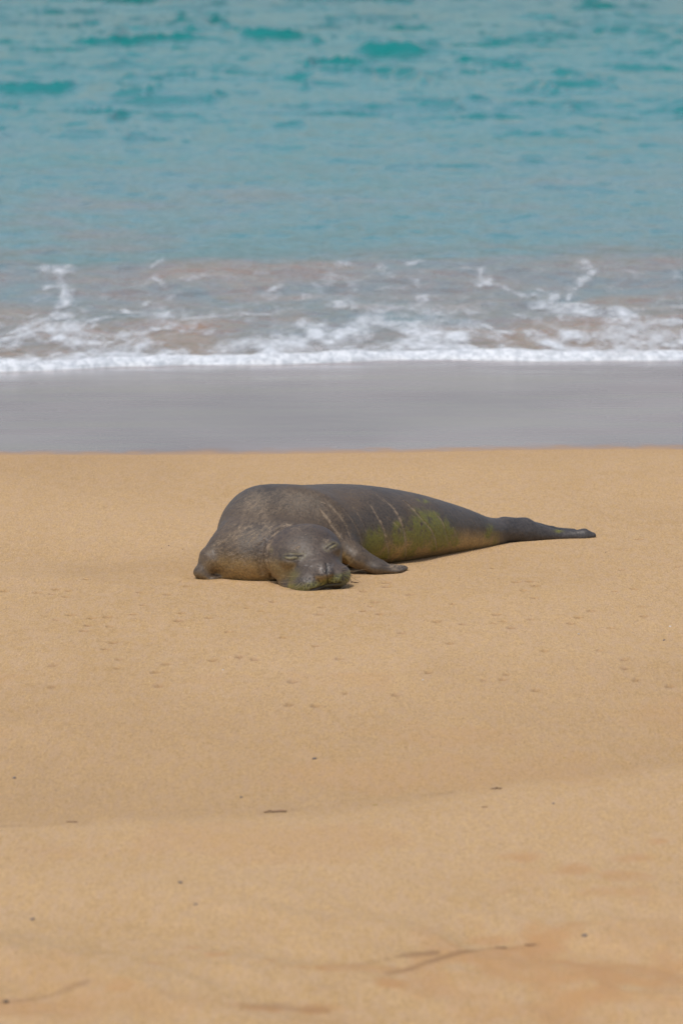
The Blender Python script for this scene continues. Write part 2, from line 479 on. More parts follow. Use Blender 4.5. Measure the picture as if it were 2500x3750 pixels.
          (-0.1244, 22.2213, 0.0491), (-0.1078, 22.2199, 0.0508), (-0.0939, 22.2134, 0.049), (-0.1674, 22.2282, 0.0375), (-0.157, 22.2219, 0.038), (-0.1411, 22.2177, 0.041), (-0.1336, 22.2159, 0.0404), (-0.1231, 22.2171, 0.0435),
          (-0.1079, 22.2173, 0.0433), (-0.0977, 22.2164, 0.0432), (-0.0917, 22.2155, 0.0428), (-0.1664, 22.224, 0.0325), (-0.151, 22.2153, 0.0312), (-0.1396, 22.2141, 0.0355), (-0.1258, 22.2127, 0.0354), (-0.1102, 22.2139, 0.0352),
          (-0.0998, 22.2159, 0.0347), (-0.0877, 22.2174, 0.0377), (-0.0733, 22.2227, 0.0346), (-0.157, 22.2157, 0.0251), (-0.1444, 22.2126, 0.0294), (-0.1317, 22.2093, 0.0263), (-0.1246, 22.2096, 0.0281), (-0.1115, 22.2116, 0.028),
          (-0.1019, 22.2144, 0.0302), (-0.0848, 22.2222, 0.0259), (-0.0787, 22.2248, 0.0281), (-0.1442, 22.2099, 0.0189), (-0.1319, 22.2083, 0.021), (-0.1246, 22.2084, 0.0218), (-0.1127, 22.2099, 0.0209), (-0.1065, 22.2121, 0.0239),
          (-0.0927, 22.2183, 0.0192), (-0.0847, 22.2239, 0.0178), (-0.0425, 22.2174, 0.0578), (-0.034, 22.235, 0.0557), (-0.019, 22.2424, 0.0557), (-0.012, 22.2431, 0.0538), (0.0003, 22.2468, 0.0519), (-0.0475, 22.2177, 0.0508),
          (-0.035, 22.2379, 0.0434), (-0.0233, 22.2397, 0.0447), (-0.0152, 22.2409, 0.0444), (-0.0049, 22.2437, 0.0432), (0.0042, 22.2479, 0.0437), (-0.0454, 22.2385, 0.0357), (-0.0349, 22.2409, 0.0322), (-0.0226, 22.2407, 0.0339),
          (-0.0198, 22.2405, 0.0368), (-0.0072, 22.2439, 0.035), (-0.0007, 22.2474, 0.0335), (-0.0411, 22.2417, 0.0303), (-0.0353, 22.242, 0.0294), (-0.0235, 22.2432, 0.027), (-0.0098, 22.2458, 0.028), (-0.0025, 22.2497, 0.0269),
          (-0.1101, 22.2254, 0.0624), (-0.0991, 22.2176, 0.0664), (-0.0904, 22.2091, 0.0671), (-0.0754, 22.2031, 0.0656)],
 'eyes': [([(-0.2267, 22.3123, 0.1279), (-0.223, 22.309, 0.1289), (-0.2193, 22.3063, 0.1298), (-0.2156, 22.3046, 0.1306), (-0.2119, 22.3029, 0.1313), (-0.2081, 22.3017, 0.1317), (-0.2043, 22.3007, 0.1319), (-0.2003, 22.2995, 0.132),
            (-0.1964, 22.2989, 0.1318), (-0.1924, 22.2987, 0.1316), (-0.1885, 22.2986, 0.1313), (-0.1845, 22.2988, 0.1308), (-0.1804, 22.2991, 0.1302), (-0.1764, 22.3, 0.1295), (-0.1726, 22.3006, 0.1289), (-0.1689, 22.3013, 0.1286),
            (-0.1655, 22.3021, 0.1285), (-0.1623, 22.3028, 0.1287), (-0.1593, 22.3033, 0.1291), (-0.1563, 22.3037, 0.1295), (-0.1532, 22.3038, 0.1298)],
           [(-0.2207, 22.3015, 0.1246), (-0.2182, 22.2989, 0.1241), (-0.2157, 22.297, 0.1234), (-0.2132, 22.2954, 0.1227), (-0.2107, 22.2937, 0.1222), (-0.2081, 22.2926, 0.1218), (-0.2054, 22.2919, 0.1216), (-0.2027, 22.2913, 0.1215),
            (-0.2, 22.291, 0.1215), (-0.1972, 22.2909, 0.1217), (-0.1943, 22.2911, 0.122), (-0.1913, 22.2915, 0.1225), (-0.1882, 22.2922, 0.1232), (-0.185, 22.2931, 0.1239), (-0.1818, 22.2946, 0.1246), (-0.1787, 22.2958, 0.1253)]),
          ([(-0.0583, 22.3345, 0.1531), (-0.0552, 22.3361, 0.1553), (-0.0522, 22.3376, 0.1575), (-0.0491, 22.3387, 0.1597), (-0.0461, 22.3402, 0.1618), (-0.0434, 22.3418, 0.1637), (-0.0408, 22.3434, 0.1653), (-0.0383, 22.3455, 0.1668),
            (-0.036, 22.3472, 0.1682), (-0.0338, 22.349, 0.1694), (-0.0316, 22.3512, 0.1704), (-0.0294, 22.3531, 0.1712), (-0.0274, 22.3549, 0.1719), (-0.0254, 22.3572, 0.1724), (-0.0234, 22.3593, 0.1729), (-0.0214, 22.3622, 0.1733)],
           [(-0.0441, 22.3375, 0.1575), (-0.042, 22.3381, 0.1582), (-0.0399, 22.3387, 0.1588), (-0.0378, 22.3394, 0.1594), (-0.0357, 22.3403, 0.1601), (-0.0335, 22.3414, 0.161), (-0.0313, 22.3428, 0.1621), (-0.029, 22.3445, 0.1633),
            (-0.0267, 22.3468, 0.1646), (-0.0244, 22.3491, 0.1659), (-0.0221, 22.352, 0.1671)])],
 'folds': [([(-0.233, 22.5596, 0.2135), (-0.2404, 22.5466, 0.2089), (-0.248, 22.5352, 0.2042), (-0.2555, 22.5252, 0.1994), (-0.2625, 22.5156, 0.1941), (-0.2686, 22.5064, 0.1884), (-0.2738, 22.4966, 0.1821), (-0.2782, 22.4835, 0.1758),
             (-0.2819, 22.4645, 0.17), (-0.2852, 22.4496, 0.1634), (-0.2882, 22.4392, 0.1561), (-0.2908, 22.4315, 0.1483), (-0.2932, 22.4255, 0.1401), (-0.295, 22.4204, 0.1315), (-0.2963, 22.4161, 0.1229), (-0.2969, 22.4126, 0.1142),
             (-0.2966, 22.4093, 0.1055), (-0.2956, 22.4059, 0.0967), (-0.294, 22.4037, 0.0878), (-0.2921, 22.4033, 0.0789), (-0.2901, 22.4047, 0.0699), (-0.2879, 22.4083, 0.0609), (-0.2853, 22.4142, 0.0519), (-0.2827, 22.4289, 0.0419),
             (-0.2805, 22.4866, 0.026), (-0.2778, 22.4946, 0.0168)],
            0.014, 0.004),
           ([(-0.3091, 22.4891, 0.1633), (-0.3129, 22.4853, 0.1566), (-0.3169, 22.4819, 0.1501), (-0.3208, 22.4793, 0.1434), (-0.3243, 22.4771, 0.1363), (-0.327, 22.4747, 0.1288), (-0.329, 22.4731, 0.1205), (-0.3306, 22.4719, 0.1118),
             (-0.3316, 22.4711, 0.1027), (-0.332, 22.4709, 0.0933), (-0.3315, 22.4712, 0.0837), (-0.33, 22.4726, 0.0738), (-0.3275, 22.4744, 0.0636), (-0.3244, 22.4775, 0.0531), (-0.3212, 22.4815, 0.0424), (-0.3183, 22.4871, 0.0315)],
            0.018, 0.0025)],
 'greenface': [((-0.1884, 22.279, 0.0544), (0.03, 0.04, 0.025), 0.6), ((-0.2002, 22.2827, 0.036), (0.025, 0.04, 0.03), 0.45), ((0.0019, 22.3765, 0.0909), (0.015, 0.03, 0.03), 0.45), ((-0.1963, 22.2999, 0.1327), (0.05, 0.05, 0.02), 0.25),
               ((-0.0355, 22.3491, 0.1699), (0.03, 0.04, 0.018), 0.3), ((-0.2759, 22.3898, 0.1408), (0.006, 0.02, 0.012), 0.4), ((-0.248, 22.3527, 0.0543), (0.05, 0.05, 0.05), 0.25)],
 'lip': [((-0.0901, 22.2266, 0.0034), (0.035, 0.05, 0.009)), ((-0.0589, 22.2566, 0.0048), (0.04, 0.05, 0.01)), ((-0.0236, 22.2549, 0.0121), (0.03, 0.05, 0.011))],
 'pits': [(-1.325, 22.16, 0.0156, 0.0147), (-1.124, 22.22, 0.0136, 0.011), (-1.071, 22.18, 0.0104, 0.0117), (-1.074, 22.0, 0.0129, 0.0093), (-1.017, 22.48, 0.0103, 0.016), (-1.19, 22.12, 0.0146, 0.0106), (-1.13, 22.08, 0.013, 0.0158),
          (-1.026, 21.48, 0.0163, 0.0149), (-1.077, 21.36, 0.0127, 0.0125), (-0.953, 21.2, 0.0147, 0.0094), (-0.962, 21.06, 0.0139, 0.0109), (-0.841, 20.78, 0.0162, 0.0094), (-0.86, 20.6, 0.0148, 0.0151), (-0.803, 20.34, 0.0116, 0.0153),
          (-1.034, 20.2, 0.0161, 0.0091), (-0.628, 20.2, 0.015, 0.009), (-0.663, 20.0, 0.0135, 0.0121), (-0.801, 20.1, 0.0114, 0.0113), (-0.888, 21.4, 0.0156, 0.0112), (-0.792, 21.46, 0.011, 0.0139), (-0.762, 21.72, 0.0131, 0.0146),
          (-0.611, 21.5, 0.0116, 0.0112), (-0.616, 21.32, 0.0156, 0.0125), (-0.501, 21.4, 0.0135, 0.0107), (-0.361, 21.7, 0.0101, 0.0155), (-0.307, 21.62, 0.0106, 0.0149), (-0.419, 21.02, 0.0126, 0.0157), (-0.216, 20.88, 0.0128, 0.0156),
          (-0.369, 20.38, 0.0139, 0.0107), (-0.462, 20.3, 0.0152, 0.0137), (-0.082, 21.52, 0.0148, 0.0122), (-0.074, 21.7, 0.0116, 0.0135), (-0.792, 22.14, 0.0107, 0.0138), (-0.681, 22.08, 0.0144, 0.0116), (-0.639, 19.7, 0.0156, 0.0104),
          (-1.014, 19.72, 0.0127, 0.0146), (-0.264, 21.86, 0.0127, 0.014), (-0.313, 20.32, 0.0143, 0.0156), (-0.171, 19.8, 0.0169, 0.0141), (-0.178, 19.3, 0.0157, 0.0101), (-0.088, 19.28, 0.015, 0.0149), (-0.87, 21.18, 0.0128, 0.0129),
          (-0.945, 21.38, 0.0134, 0.0157), (-0.094, 20.68, 0.0122, 0.0118), (-0.613, 22.34, 0.01, 0.0119), (-0.006, 20.34, 0.0144, 0.0155), (0.178, 22.46, 0.0165, 0.0113), (0.179, 22.34, 0.0169, 0.0103), (0.269, 22.08, 0.0158, 0.0101),
          (0.086, 22.2, 0.0128, 0.0095), (0.128, 21.84, 0.016, 0.0148), (0.113, 21.72, 0.011, 0.0127), (0.084, 21.58, 0.0118, 0.0124), (0.148, 21.5, 0.0139, 0.0097), (0.362, 21.28, 0.0161, 0.011), (0.456, 21.2, 0.0131, 0.0094),
          (0.427, 21.78, 0.01, 0.0104), (0.715, 22.16, 0.0124, 0.0155), (0.698, 22.44, 0.0162, 0.0124), (0.751, 21.94, 0.0132, 0.0137), (0.747, 22.44, 0.016, 0.0114), (0.767, 22.3, 0.0156, 0.0118), (0.591, 21.48, 0.0142, 0.0142),
          (0.61, 21.28, 0.0135, 0.0138), (0.637, 21.12, 0.0149, 0.009), (0.572, 21.22, 0.0103, 0.01), (0.715, 21.34, 0.0115, 0.0104), (1.075, 22.14, 0.0103, 0.0105), (0.957, 21.58, 0.0142, 0.0152), (1.157, 21.72, 0.0124, 0.0116),
          (1.153, 21.46, 0.0129, 0.0138), (0.9, 21.4, 0.0155, 0.0156), (0.865, 21.26, 0.0126, 0.0139), (1.013, 21.16, 0.0124, 0.0148), (0.942, 20.56, 0.0116, 0.0151), (0.738, 20.52, 0.0135, 0.0141), (1.02, 20.32, 0.0137, 0.0112),
          (1.011, 20.1, 0.0135, 0.0094), (0.584, 19.94, 0.0103, 0.0127), (0.568, 19.84, 0.0133, 0.0148), (0.499, 19.82, 0.0101, 0.0129), (0.308, 19.98, 0.0134, 0.0132), (0.68, 19.64, 0.0151, 0.0127), (0.227, 20.98, 0.0139, 0.0124),
          (0.4, 20.7, 0.0143, 0.0107), (0.189, 19.52, 0.0139, 0.0137), (1.037, 19.84, 0.0113, 0.0159), (1.151, 19.72, 0.0152, 0.0157), (1.132, 22.8, 0.0121, 0.0121), (1.362, 22.86, 0.0118, 0.0093), (1.38, 23.6, 0.0101, 0.0107),
          (1.256, 23.8, 0.016, 0.0101), (1.154, 22.22, 0.0148, 0.0107), (0.012, 19.56, 0.0105, 0.0103)],
 'sandcoat': [((-0.33, 22.7032, 0.2779), (0.16, 0.16, 0.1), 0.62), ((-0.3865, 22.5362, 0.1937), (0.15, 0.15, 0.1), 0.72), ((-0.473, 22.5589, 0.1543), (0.1, 0.12, 0.09), 0.62), ((-0.2782, 22.5555, 0.214), (0.13, 0.14, 0.06), 0.7),
              ((-0.5182, 22.5497, 0.0916), (0.06, 0.1, 0.09), 0.55), ((-0.4267, 22.4969, 0.0985), (0.13, 0.13, 0.08), 0.5), ((-0.1689, 22.4576, 0.2309), (0.1, 0.1, 0.045), 0.48), ((-0.3039, 22.4327, 0.107), (0.06, 0.08, 0.1), 0.6),
              ((-0.1996, 22.3599, 0.18), (0.13, 0.1, 0.06), 0.3), ((-0.1233, 22.349, 0.1814), (0.1, 0.1, 0.05), 0.28), ((-0.0344, 22.9007, 0.3091), (0.3, 0.3, 0.07), 0.16), ((-0.2169, 22.7829, 0.3095), (0.16, 0.2, 0.06), 0.4),
              ((-0.5778, 22.5761, 0.0515), (0.05, 0.06, 0.05), 0.3), ((-0.224, 22.5661, 0.2149), (0.05, 0.09, 0.016), 1.0), ((-0.2642, 22.5123, 0.1921), (0.03, 0.07, 0.03), 1.1), ((-0.2882, 22.4392, 0.1561), (0.02, 0.06, 0.05), 1.05),
              ((-0.2969, 22.4092, 0.101), (0.02, 0.06, 0.05), 0.9), ((0.2082, 22.7571, 0.0301), (0.05, 0.05, 0.02), 1.6), ((0.2328, 22.8114, 0.0248), (0.04, 0.05, 0.015), 1.5), ((-0.094, 22.2233, 0.0797), (0.05, 0.05, 0.03), 0.25)],
 'scarp': [(-1.418, 16.84), (-1.035, 17.0), (-0.774, 17.06), (-0.484, 17.14), (-0.18, 17.28), (0.022, 17.36), (0.294, 17.54), (0.502, 17.68), (1.096, 18.02), (1.58, 18.26)],
 'strands': [([(-1.408, 40.42), (-1.377, 40.48), (-1.345, 40.52), (-1.318, 40.52), (-1.294, 40.44), (-1.275, 40.3), (-1.267, 40.14), (-1.283, 39.98), (-1.31, 39.78), (-1.318, 39.58), (-1.291, 39.32), (-1.246, 39.04), (-1.202, 38.76)],
              0.045, 0.8),
             ([(-1.3, 38.16), (-1.289, 37.94), (-1.278, 37.74), (-1.266, 37.56), (-1.251, 37.42), (-1.233, 37.28), (-1.217, 37.16)], 0.04, 0.7),
             ([(-1.929, 39.66), (-1.911, 39.4), (-1.893, 39.16), (-1.876, 38.86), (-1.857, 38.46), (-1.841, 38.04), (-1.832, 37.64), (-1.834, 37.28), (-1.843, 36.94), (-1.856, 36.68), (-1.868, 36.5), (-1.881, 36.36), (-1.902, 36.2),
               (-1.93, 35.96), (-1.963, 35.68), (-1.998, 35.44), (-2.037, 35.32), (-2.077, 35.24), (-2.118, 35.16)],
              0.1, 1.0),
             ([(-2.056, 38.32), (-2.032, 38.42), (-2.007, 38.5), (-1.977, 38.5), (-1.936, 38.36), (-1.89, 38.12), (-1.844, 37.9)], 0.03, 0.6), ([(-2.295, 39.4), (-2.262, 39.36), (-2.231, 39.34), (-2.198, 39.3)], 0.02, 0.4),
             ([(-2.174, 38.32), (-2.145, 38.16), (-2.117, 38.0), (-2.087, 37.82), (-2.049, 37.56), (-2.01, 37.28), (-1.986, 37.0), (-1.983, 36.68), (-1.994, 36.36), (-2.004, 36.04)], 0.035, 0.6),
             ([(-1.824, 37.48), (-1.818, 37.08), (-1.812, 36.68), (-1.798, 36.36), (-1.773, 36.12), (-1.738, 35.92), (-1.699, 35.74), (-1.655, 35.58), (-1.606, 35.44), (-1.557, 35.3)], 0.15, 1.05),
             ([(-1.728, 36.36), (-1.684, 36.32), (-1.64, 36.28), (-1.599, 36.28), (-1.565, 36.36), (-1.533, 36.48), (-1.501, 36.6)], 0.04, 0.75),
             ([(-2.092, 34.72), (-2.045, 34.82), (-1.997, 34.9), (-1.947, 35.0), (-1.897, 35.2), (-1.843, 35.4), (-1.78, 35.44), (-1.708, 35.26), (-1.629, 34.92), (-1.552, 34.58)], 0.22, 1.15),
             ([(-1.494, 34.16), (-1.449, 34.5), (-1.401, 34.82), (-1.361, 35.16), (-1.334, 35.48), (-1.314, 35.8), (-1.284, 36.04), (-1.239, 36.18), (-1.184, 36.24), (-1.126, 36.28), (-1.065, 36.34), (-1.0, 36.38), (-0.935, 36.44),
               (-0.867, 36.5), (-0.797, 36.54), (-0.728, 36.6), (-0.658, 36.62), (-0.588, 36.62), (-0.518, 36.64)],
              0.06, 0.8),
             ([(-1.279, 35.9), (-1.224, 35.86), (-1.168, 35.8), (-1.109, 35.74), (-1.042, 35.64), (-0.972, 35.52), (-0.909, 35.44), (-0.86, 35.46), (-0.818, 35.52), (-0.777, 35.6)], 0.09, 0.75),
             ([(-1.403, 37.0), (-1.383, 36.96), (-1.363, 36.94), (-1.344, 36.92)], 0.04, 0.9), ([(-1.732, 40.04), (-1.707, 40.04), (-1.681, 40.04), (-1.656, 40.04)], 0.03, 0.6),
             ([(-0.368, 35.74), (-0.312, 35.92), (-0.257, 36.1), (-0.206, 36.2), (-0.164, 36.16), (-0.129, 36.02), (-0.094, 35.9)], 0.12, 0.8), ([(-0.514, 38.5), (-0.495, 38.56), (-0.476, 38.62), (-0.457, 38.68)], 0.03, 0.6),
             ([(-0.746, 34.16), (-0.684, 34.36), (-0.621, 34.56), (-0.558, 34.72), (-0.497, 34.8), (-0.437, 34.84), (-0.359, 34.86), (-0.254, 34.88), (-0.132, 34.86), (-0.011, 34.86)], 0.14, 0.9),
             ([(-1.565, 37.82), (-1.549, 37.9), (-1.532, 37.98), (-1.516, 38.06)], 0.03, 0.7), ([(-0.706, 36.2), (-0.677, 36.4), (-0.649, 36.62), (-0.618, 36.76), (-0.585, 36.76), (-0.551, 36.7), (-0.518, 36.64)], 0.05, 0.6),
             ([(0.957, 39.58), (0.956, 39.3), (0.956, 39.04), (0.969, 38.86), (1.005, 38.78), (1.054, 38.8), (1.101, 38.76), (1.142, 38.66), (1.18, 38.5), (1.206, 38.32), (1.212, 38.12), (1.206, 37.88), (1.199, 37.64)], 0.05, 0.9),
             ([(0.95, 38.68), (0.973, 38.82), (0.997, 38.98), (1.021, 39.12)], 0.05, 0.8), ([(1.342, 38.86), (1.359, 38.64), (1.376, 38.44), (1.387, 38.24), (1.386, 38.02), (1.377, 37.78), (1.37, 37.56)], 0.045, 0.7),
             ([(1.681, 39.48), (1.642, 39.18), (1.602, 38.88), (1.569, 38.58), (1.547, 38.26), (1.53, 37.92), (1.51, 37.64), (1.484, 37.46), (1.455, 37.3), (1.427, 37.16)], 0.06, 0.85),
             ([(1.278, 37.4), (1.311, 37.4), (1.345, 37.4), (1.378, 37.4)], 0.04, 0.7), ([(0.443, 39.86), (0.473, 39.94), (0.503, 40.02), (0.538, 40.04), (0.579, 39.98), (0.626, 39.88), (0.671, 39.76)], 0.03, 0.5),
             ([(0.19, 38.16), (0.226, 38.28), (0.261, 38.4), (0.295, 38.5), (0.327, 38.58), (0.356, 38.62), (0.386, 38.68)], 0.03, 0.5),
             ([(0.044, 37.82), (0.048, 37.64), (0.052, 37.46), (0.057, 37.32), (0.066, 37.2), (0.075, 37.1), (0.085, 37.0)], 0.05, 0.6),
             ([(0.79, 36.76), (0.829, 36.84), (0.867, 36.92), (0.909, 37.0), (0.955, 37.02), (1.005, 37.04), (1.051, 37.0), (1.091, 36.86), (1.127, 36.68), (1.164, 36.52)], 0.05, 0.75),
             ([(0.72, 36.04), (0.757, 36.06), (0.794, 36.06), (0.83, 36.04), (0.866, 36.0), (0.902, 35.96), (0.938, 35.9)], 0.12, 0.95),
             ([(0.455, 35.9), (0.486, 35.94), (0.518, 36.0), (0.554, 36.04), (0.598, 36.1), (0.646, 36.16), (0.695, 36.2)], 0.06, 0.7),
             ([(1.162, 35.16), (1.209, 35.28), (1.257, 35.4), (1.293, 35.44), (1.311, 35.4), (1.318, 35.28), (1.324, 35.16)], 0.1, 0.8),
             ([(1.4, 36.84), (1.438, 36.74), (1.476, 36.66), (1.518, 36.6), (1.565, 36.54), (1.614, 36.48), (1.665, 36.44)], 0.04, 0.7),
             ([(1.513, 34.86), (1.549, 35.02), (1.585, 35.18), (1.627, 35.3), (1.683, 35.4), (1.745, 35.46), (1.797, 35.44), (1.832, 35.34), (1.858, 35.18), (1.882, 35.0)], 0.12, 0.85),
             ([(1.793, 36.2), (1.82, 36.2), (1.849, 36.22), (1.877, 36.2), (1.903, 36.16), (1.929, 36.08), (1.965, 36.04), (2.018, 36.08), (2.079, 36.14), (2.141, 36.2)], 0.06, 0.7),
             ([(1.903, 39.52), (1.934, 39.48), (1.966, 39.46), (1.996, 39.42)], 0.025, 0.5), ([(0.0, 34.3), (0.055, 34.26), (0.11, 34.2), (0.171, 34.16), (0.241, 34.12), (0.317, 34.08), (0.392, 34.02)], 0.14, 1.0),
             ([(0.0, 36.52), (0.035, 36.34), (0.07, 36.16), (0.111, 36.04), (0.162, 36.06), (0.22, 36.12), (0.278, 36.2)], 0.06, 0.6),
             ([(1.555, 34.3), (1.609, 34.36), (1.662, 34.4), (1.72, 34.44), (1.785, 34.44), (1.855, 34.44), (1.919, 34.44), (1.973, 34.48), (2.022, 34.52), (2.073, 34.58)], 0.12, 0.9)],
 'streaks': [([(-0.13, 14.68), (-0.097, 14.76), (-0.062, 14.8), (0.018, 14.82), (0.088, 14.9), (0.182, 14.98), (0.253, 15.02)], 0.011, 0.75),
             ([(0.122, 14.72), (0.203, 14.84), (0.263, 14.94), (0.335, 15.04), (0.384, 15.14), (0.455, 15.14), (0.532, 15.16)], 0.011, 0.8), ([(-0.878, 14.36), (-0.813, 14.4), (-0.737, 14.46), (-0.662, 14.54)], 0.014, 0.4),
             ([(-0.249, 14.28), (-0.161, 14.34), (-0.038, 14.28)], 0.02, 0.5), ([(-0.248, 17.34), (-0.194, 17.36), (-0.127, 17.42)], 0.014, 0.5), ([(-1.036, 17.02), (-0.919, 17.06), (-0.824, 17.14), (-0.777, 17.14)], 0.012, 0.4),
             ([(0.227, 17.64), (0.296, 17.68), (0.352, 17.7)], 0.01, 0.25), ([(-0.072, 14.5), (0.018, 14.58), (0.098, 14.62)], 0.02, 0.25)],
 'whiskers': [([(-0.1842, 22.2463, 0.0378), (-0.2155, 22.2388, 0.0341), (-0.2467, 22.2313, 0.0344), (-0.278, 22.2238, 0.0381), (-0.3013, 22.2163, 0.0471)], 1),
              ([(-0.1883, 22.2714, 0.0495), (-0.2235, 22.2614, 0.0548), (-0.2587, 22.2514, 0.0632)], 1), ([(-0.1802, 22.2377, 0.0343), (-0.2115, 22.2277, 0.0317), (-0.2427, 22.2177, 0.037), (-0.2641, 22.2077, 0.0581)], 1),
              ([(-0.1723, 22.2283, 0.0316), (-0.1957, 22.215, 0.0287), (-0.2269, 22.2016, 0.0242), (-0.2502, 22.1883, 0.0233)], 1),
              ([(-0.1645, 22.2208, 0.0279), (-0.18, 22.2041, 0.0172), (-0.1994, 22.1875, 0.0116), (-0.2227, 22.1708, 0.0079)], 1),
              ([(-0.1488, 22.2147, 0.0315), (-0.1682, 22.198, 0.018), (-0.1876, 22.1814, 0.0124), (-0.209, 22.1647, 0.0068)], 1), ([(-0.1409, 22.2135, 0.0336), (-0.1564, 22.1885, 0.0232), (-0.1719, 22.1635, 0.0188)], 1),
              ([(-0.1331, 22.2099, 0.0282), (-0.1447, 22.1849, 0.0178), (-0.1562, 22.1599, 0.0047)], 1), ([(-0.1253, 22.2087, 0.0244), (-0.1291, 22.1887, 0.0134), (-0.1321, 22.1638, 0.003)], 1),
              ([(-0.1566, 22.2208, 0.0366), (-0.176, 22.1958, 0.0242), (-0.1914, 22.1708, 0.0206)], 1),
              ([(0.0019, 22.2699, 0.0813), (0.0234, 22.2699, 0.0766), (0.0469, 22.2699, 0.0726), (0.0705, 22.2699, 0.0766), (0.0971, 22.2699, 0.0813)], 1),
              ([(0.0038, 22.256, 0.0674), (0.0273, 22.256, 0.0602), (0.0508, 22.256, 0.0523), (0.0783, 22.256, 0.0547), (0.0978, 22.256, 0.0682)], 1),
              ([(-0.0001, 22.277, 0.0863), (0.0195, 22.277, 0.0922), (0.0391, 22.277, 0.1081), (0.0528, 22.277, 0.1338)], 1), ([(0.0038, 22.2592, 0.0709), (0.0234, 22.2592, 0.0709), (0.0508, 22.2592, 0.0709), (0.0626, 22.2592, 0.0768)], 1),
              ([(0.0038, 22.2517, 0.06), (0.0195, 22.245, 0.053), (0.0293, 22.2384, 0.0342), (0.03, 22.2317, 0.0114)], 0), ([(0.0018, 22.2477, 0.0527), (0.0136, 22.241, 0.0437), (0.0195, 22.2344, 0.0268), (0.0195, 22.2277, 0.006)], 0),
              ([(-0.0001, 22.2457, 0.045), (0.0097, 22.2357, 0.0365), (0.0136, 22.2257, 0.0241), (0.0058, 22.2157, 0.0096)], 0),
              ([(0.0038, 22.2498, 0.0563), (0.0234, 22.2465, 0.0528), (0.0371, 22.2431, 0.0414), (0.0391, 22.2398, 0.0221)], 0),
              ([(0.0018, 22.2527, 0.0639), (0.0273, 22.2527, 0.0599), (0.0508, 22.2527, 0.0441), (0.0783, 22.2527, 0.0291)], 0),
              ([(-0.004, 22.2441, 0.0413), (0.0038, 22.2341, 0.0308), (0.0038, 22.2241, 0.0184), (-0.0048, 22.2141, 0.0079)], 0), ([(0.0058, 22.257, 0.0672), (0.0312, 22.257, 0.0613), (0.0508, 22.257, 0.0514), (0.0763, 22.257, 0.0506)], 0),
              ([(0.0018, 22.2469, 0.0488), (0.0195, 22.2402, 0.0339), (0.0253, 22.2336, 0.023), (0.0273, 22.2269, 0.0041)], 0),
              ([(-0.0001, 22.2468, 0.0528), (0.0175, 22.2435, 0.0493), (0.0273, 22.2401, 0.0458), (0.043, 22.2368, 0.0344)], 0), ([(-0.0021, 22.245, 0.0471), (0.0077, 22.235, 0.0425), (0.0124, 22.225, 0.0321), (0.0097, 22.215, 0.0176)], 0),
              ([(0.0038, 22.2624, 0.0744), (0.0195, 22.2574, 0.0771), (0.0351, 22.2524, 0.0758)], 0), ([(0.0018, 22.2496, 0.0584), (0.0254, 22.2463, 0.0469), (0.041, 22.2429, 0.0336), (0.0469, 22.2396, 0.0143)], 0)],
 'white': [((-0.0815, 22.2281, 0.0889), (0.006, 0.03, 0.01)), ((-0.0452, 22.2558, 0.0951), (0.01, 0.03, 0.009)), ((-0.0374, 22.2734, 0.0986), (0.006, 0.03, 0.004)), ((-0.1176, 22.2511, 0.0937), (0.006, 0.03, 0.003)),
           ((-0.1412, 22.2686, 0.0953), (0.006, 0.02, 0.002)), ((-0.051, 22.2399, 0.0913), (0.004, 0.03, 0.012))],
 'wrinkles': [([(-0.055, 22.7317, 0.2162), (-0.0493, 22.73, 0.2093), (-0.0435, 22.7291, 0.2023), (-0.0378, 22.7284, 0.1953), (-0.0321, 22.7275, 0.1881), (-0.0264, 22.7272, 0.1807), (-0.0206, 22.7271, 0.173), (-0.0149, 22.7265, 0.1652),
                (-0.0092, 22.7257, 0.1573), (-0.0035, 22.7243, 0.1494), (0.0022, 22.7223, 0.1417)],
               0.006, 0.9),
              ([(-0.098, 22.7741, 0.2903), (-0.0893, 22.7737, 0.2878), (-0.0805, 22.7742, 0.2854), (-0.0717, 22.7744, 0.2829), (-0.0632, 22.7743, 0.2799), (-0.0551, 22.7736, 0.2759), (-0.0473, 22.7723, 0.2708), (-0.0399, 22.7705, 0.2648),
                (-0.0327, 22.7686, 0.2582), (-0.0258, 22.7668, 0.2513), (-0.0192, 22.7654, 0.2445), (-0.0129, 22.7644, 0.2377), (-0.0067, 22.764, 0.2306), (-0.0009, 22.7634, 0.2235), (0.0045, 22.763, 0.2162), (0.0094, 22.7626, 0.2087),
                (0.0138, 22.7621, 0.2011), (0.0177, 22.7619, 0.1934), (0.0212, 22.7611, 0.1855), (0.0244, 22.7599, 0.1776), (0.0273, 22.7581, 0.1696), (0.0299, 22.7553, 0.1615), (0.0321, 22.7507, 0.1535), (0.0341, 22.7445, 0.1455),
                (0.036, 22.7375, 0.1376), (0.038, 22.7297, 0.1299)],
               0.005, 0.55),
              ([(-0.0121, 22.7986, 0.2729), (-0.0073, 22.7973, 0.2684), (-0.0027, 22.7967, 0.2644), (0.0019, 22.7962, 0.2601), (0.0071, 22.7951, 0.2549), (0.013, 22.7943, 0.2481), (0.0202, 22.7932, 0.2393), (0.0284, 22.7925, 0.2287),
                (0.037, 22.7936, 0.2171), (0.0453, 22.7951, 0.2051), (0.0525, 22.7971, 0.1935), (0.0586, 22.7996, 0.1826), (0.0641, 22.802, 0.1719), (0.069, 22.8049, 0.161), (0.0735, 22.8078, 0.1497), (0.0777, 22.8108, 0.1375),
                (0.0812, 22.8145, 0.1242), (0.0842, 22.8185, 0.1101), (0.0865, 22.7406, 0.1061), (0.089, 22.7165, 0.0951), (0.0916, 22.7052, 0.0826)],
               0.004, 0.55),
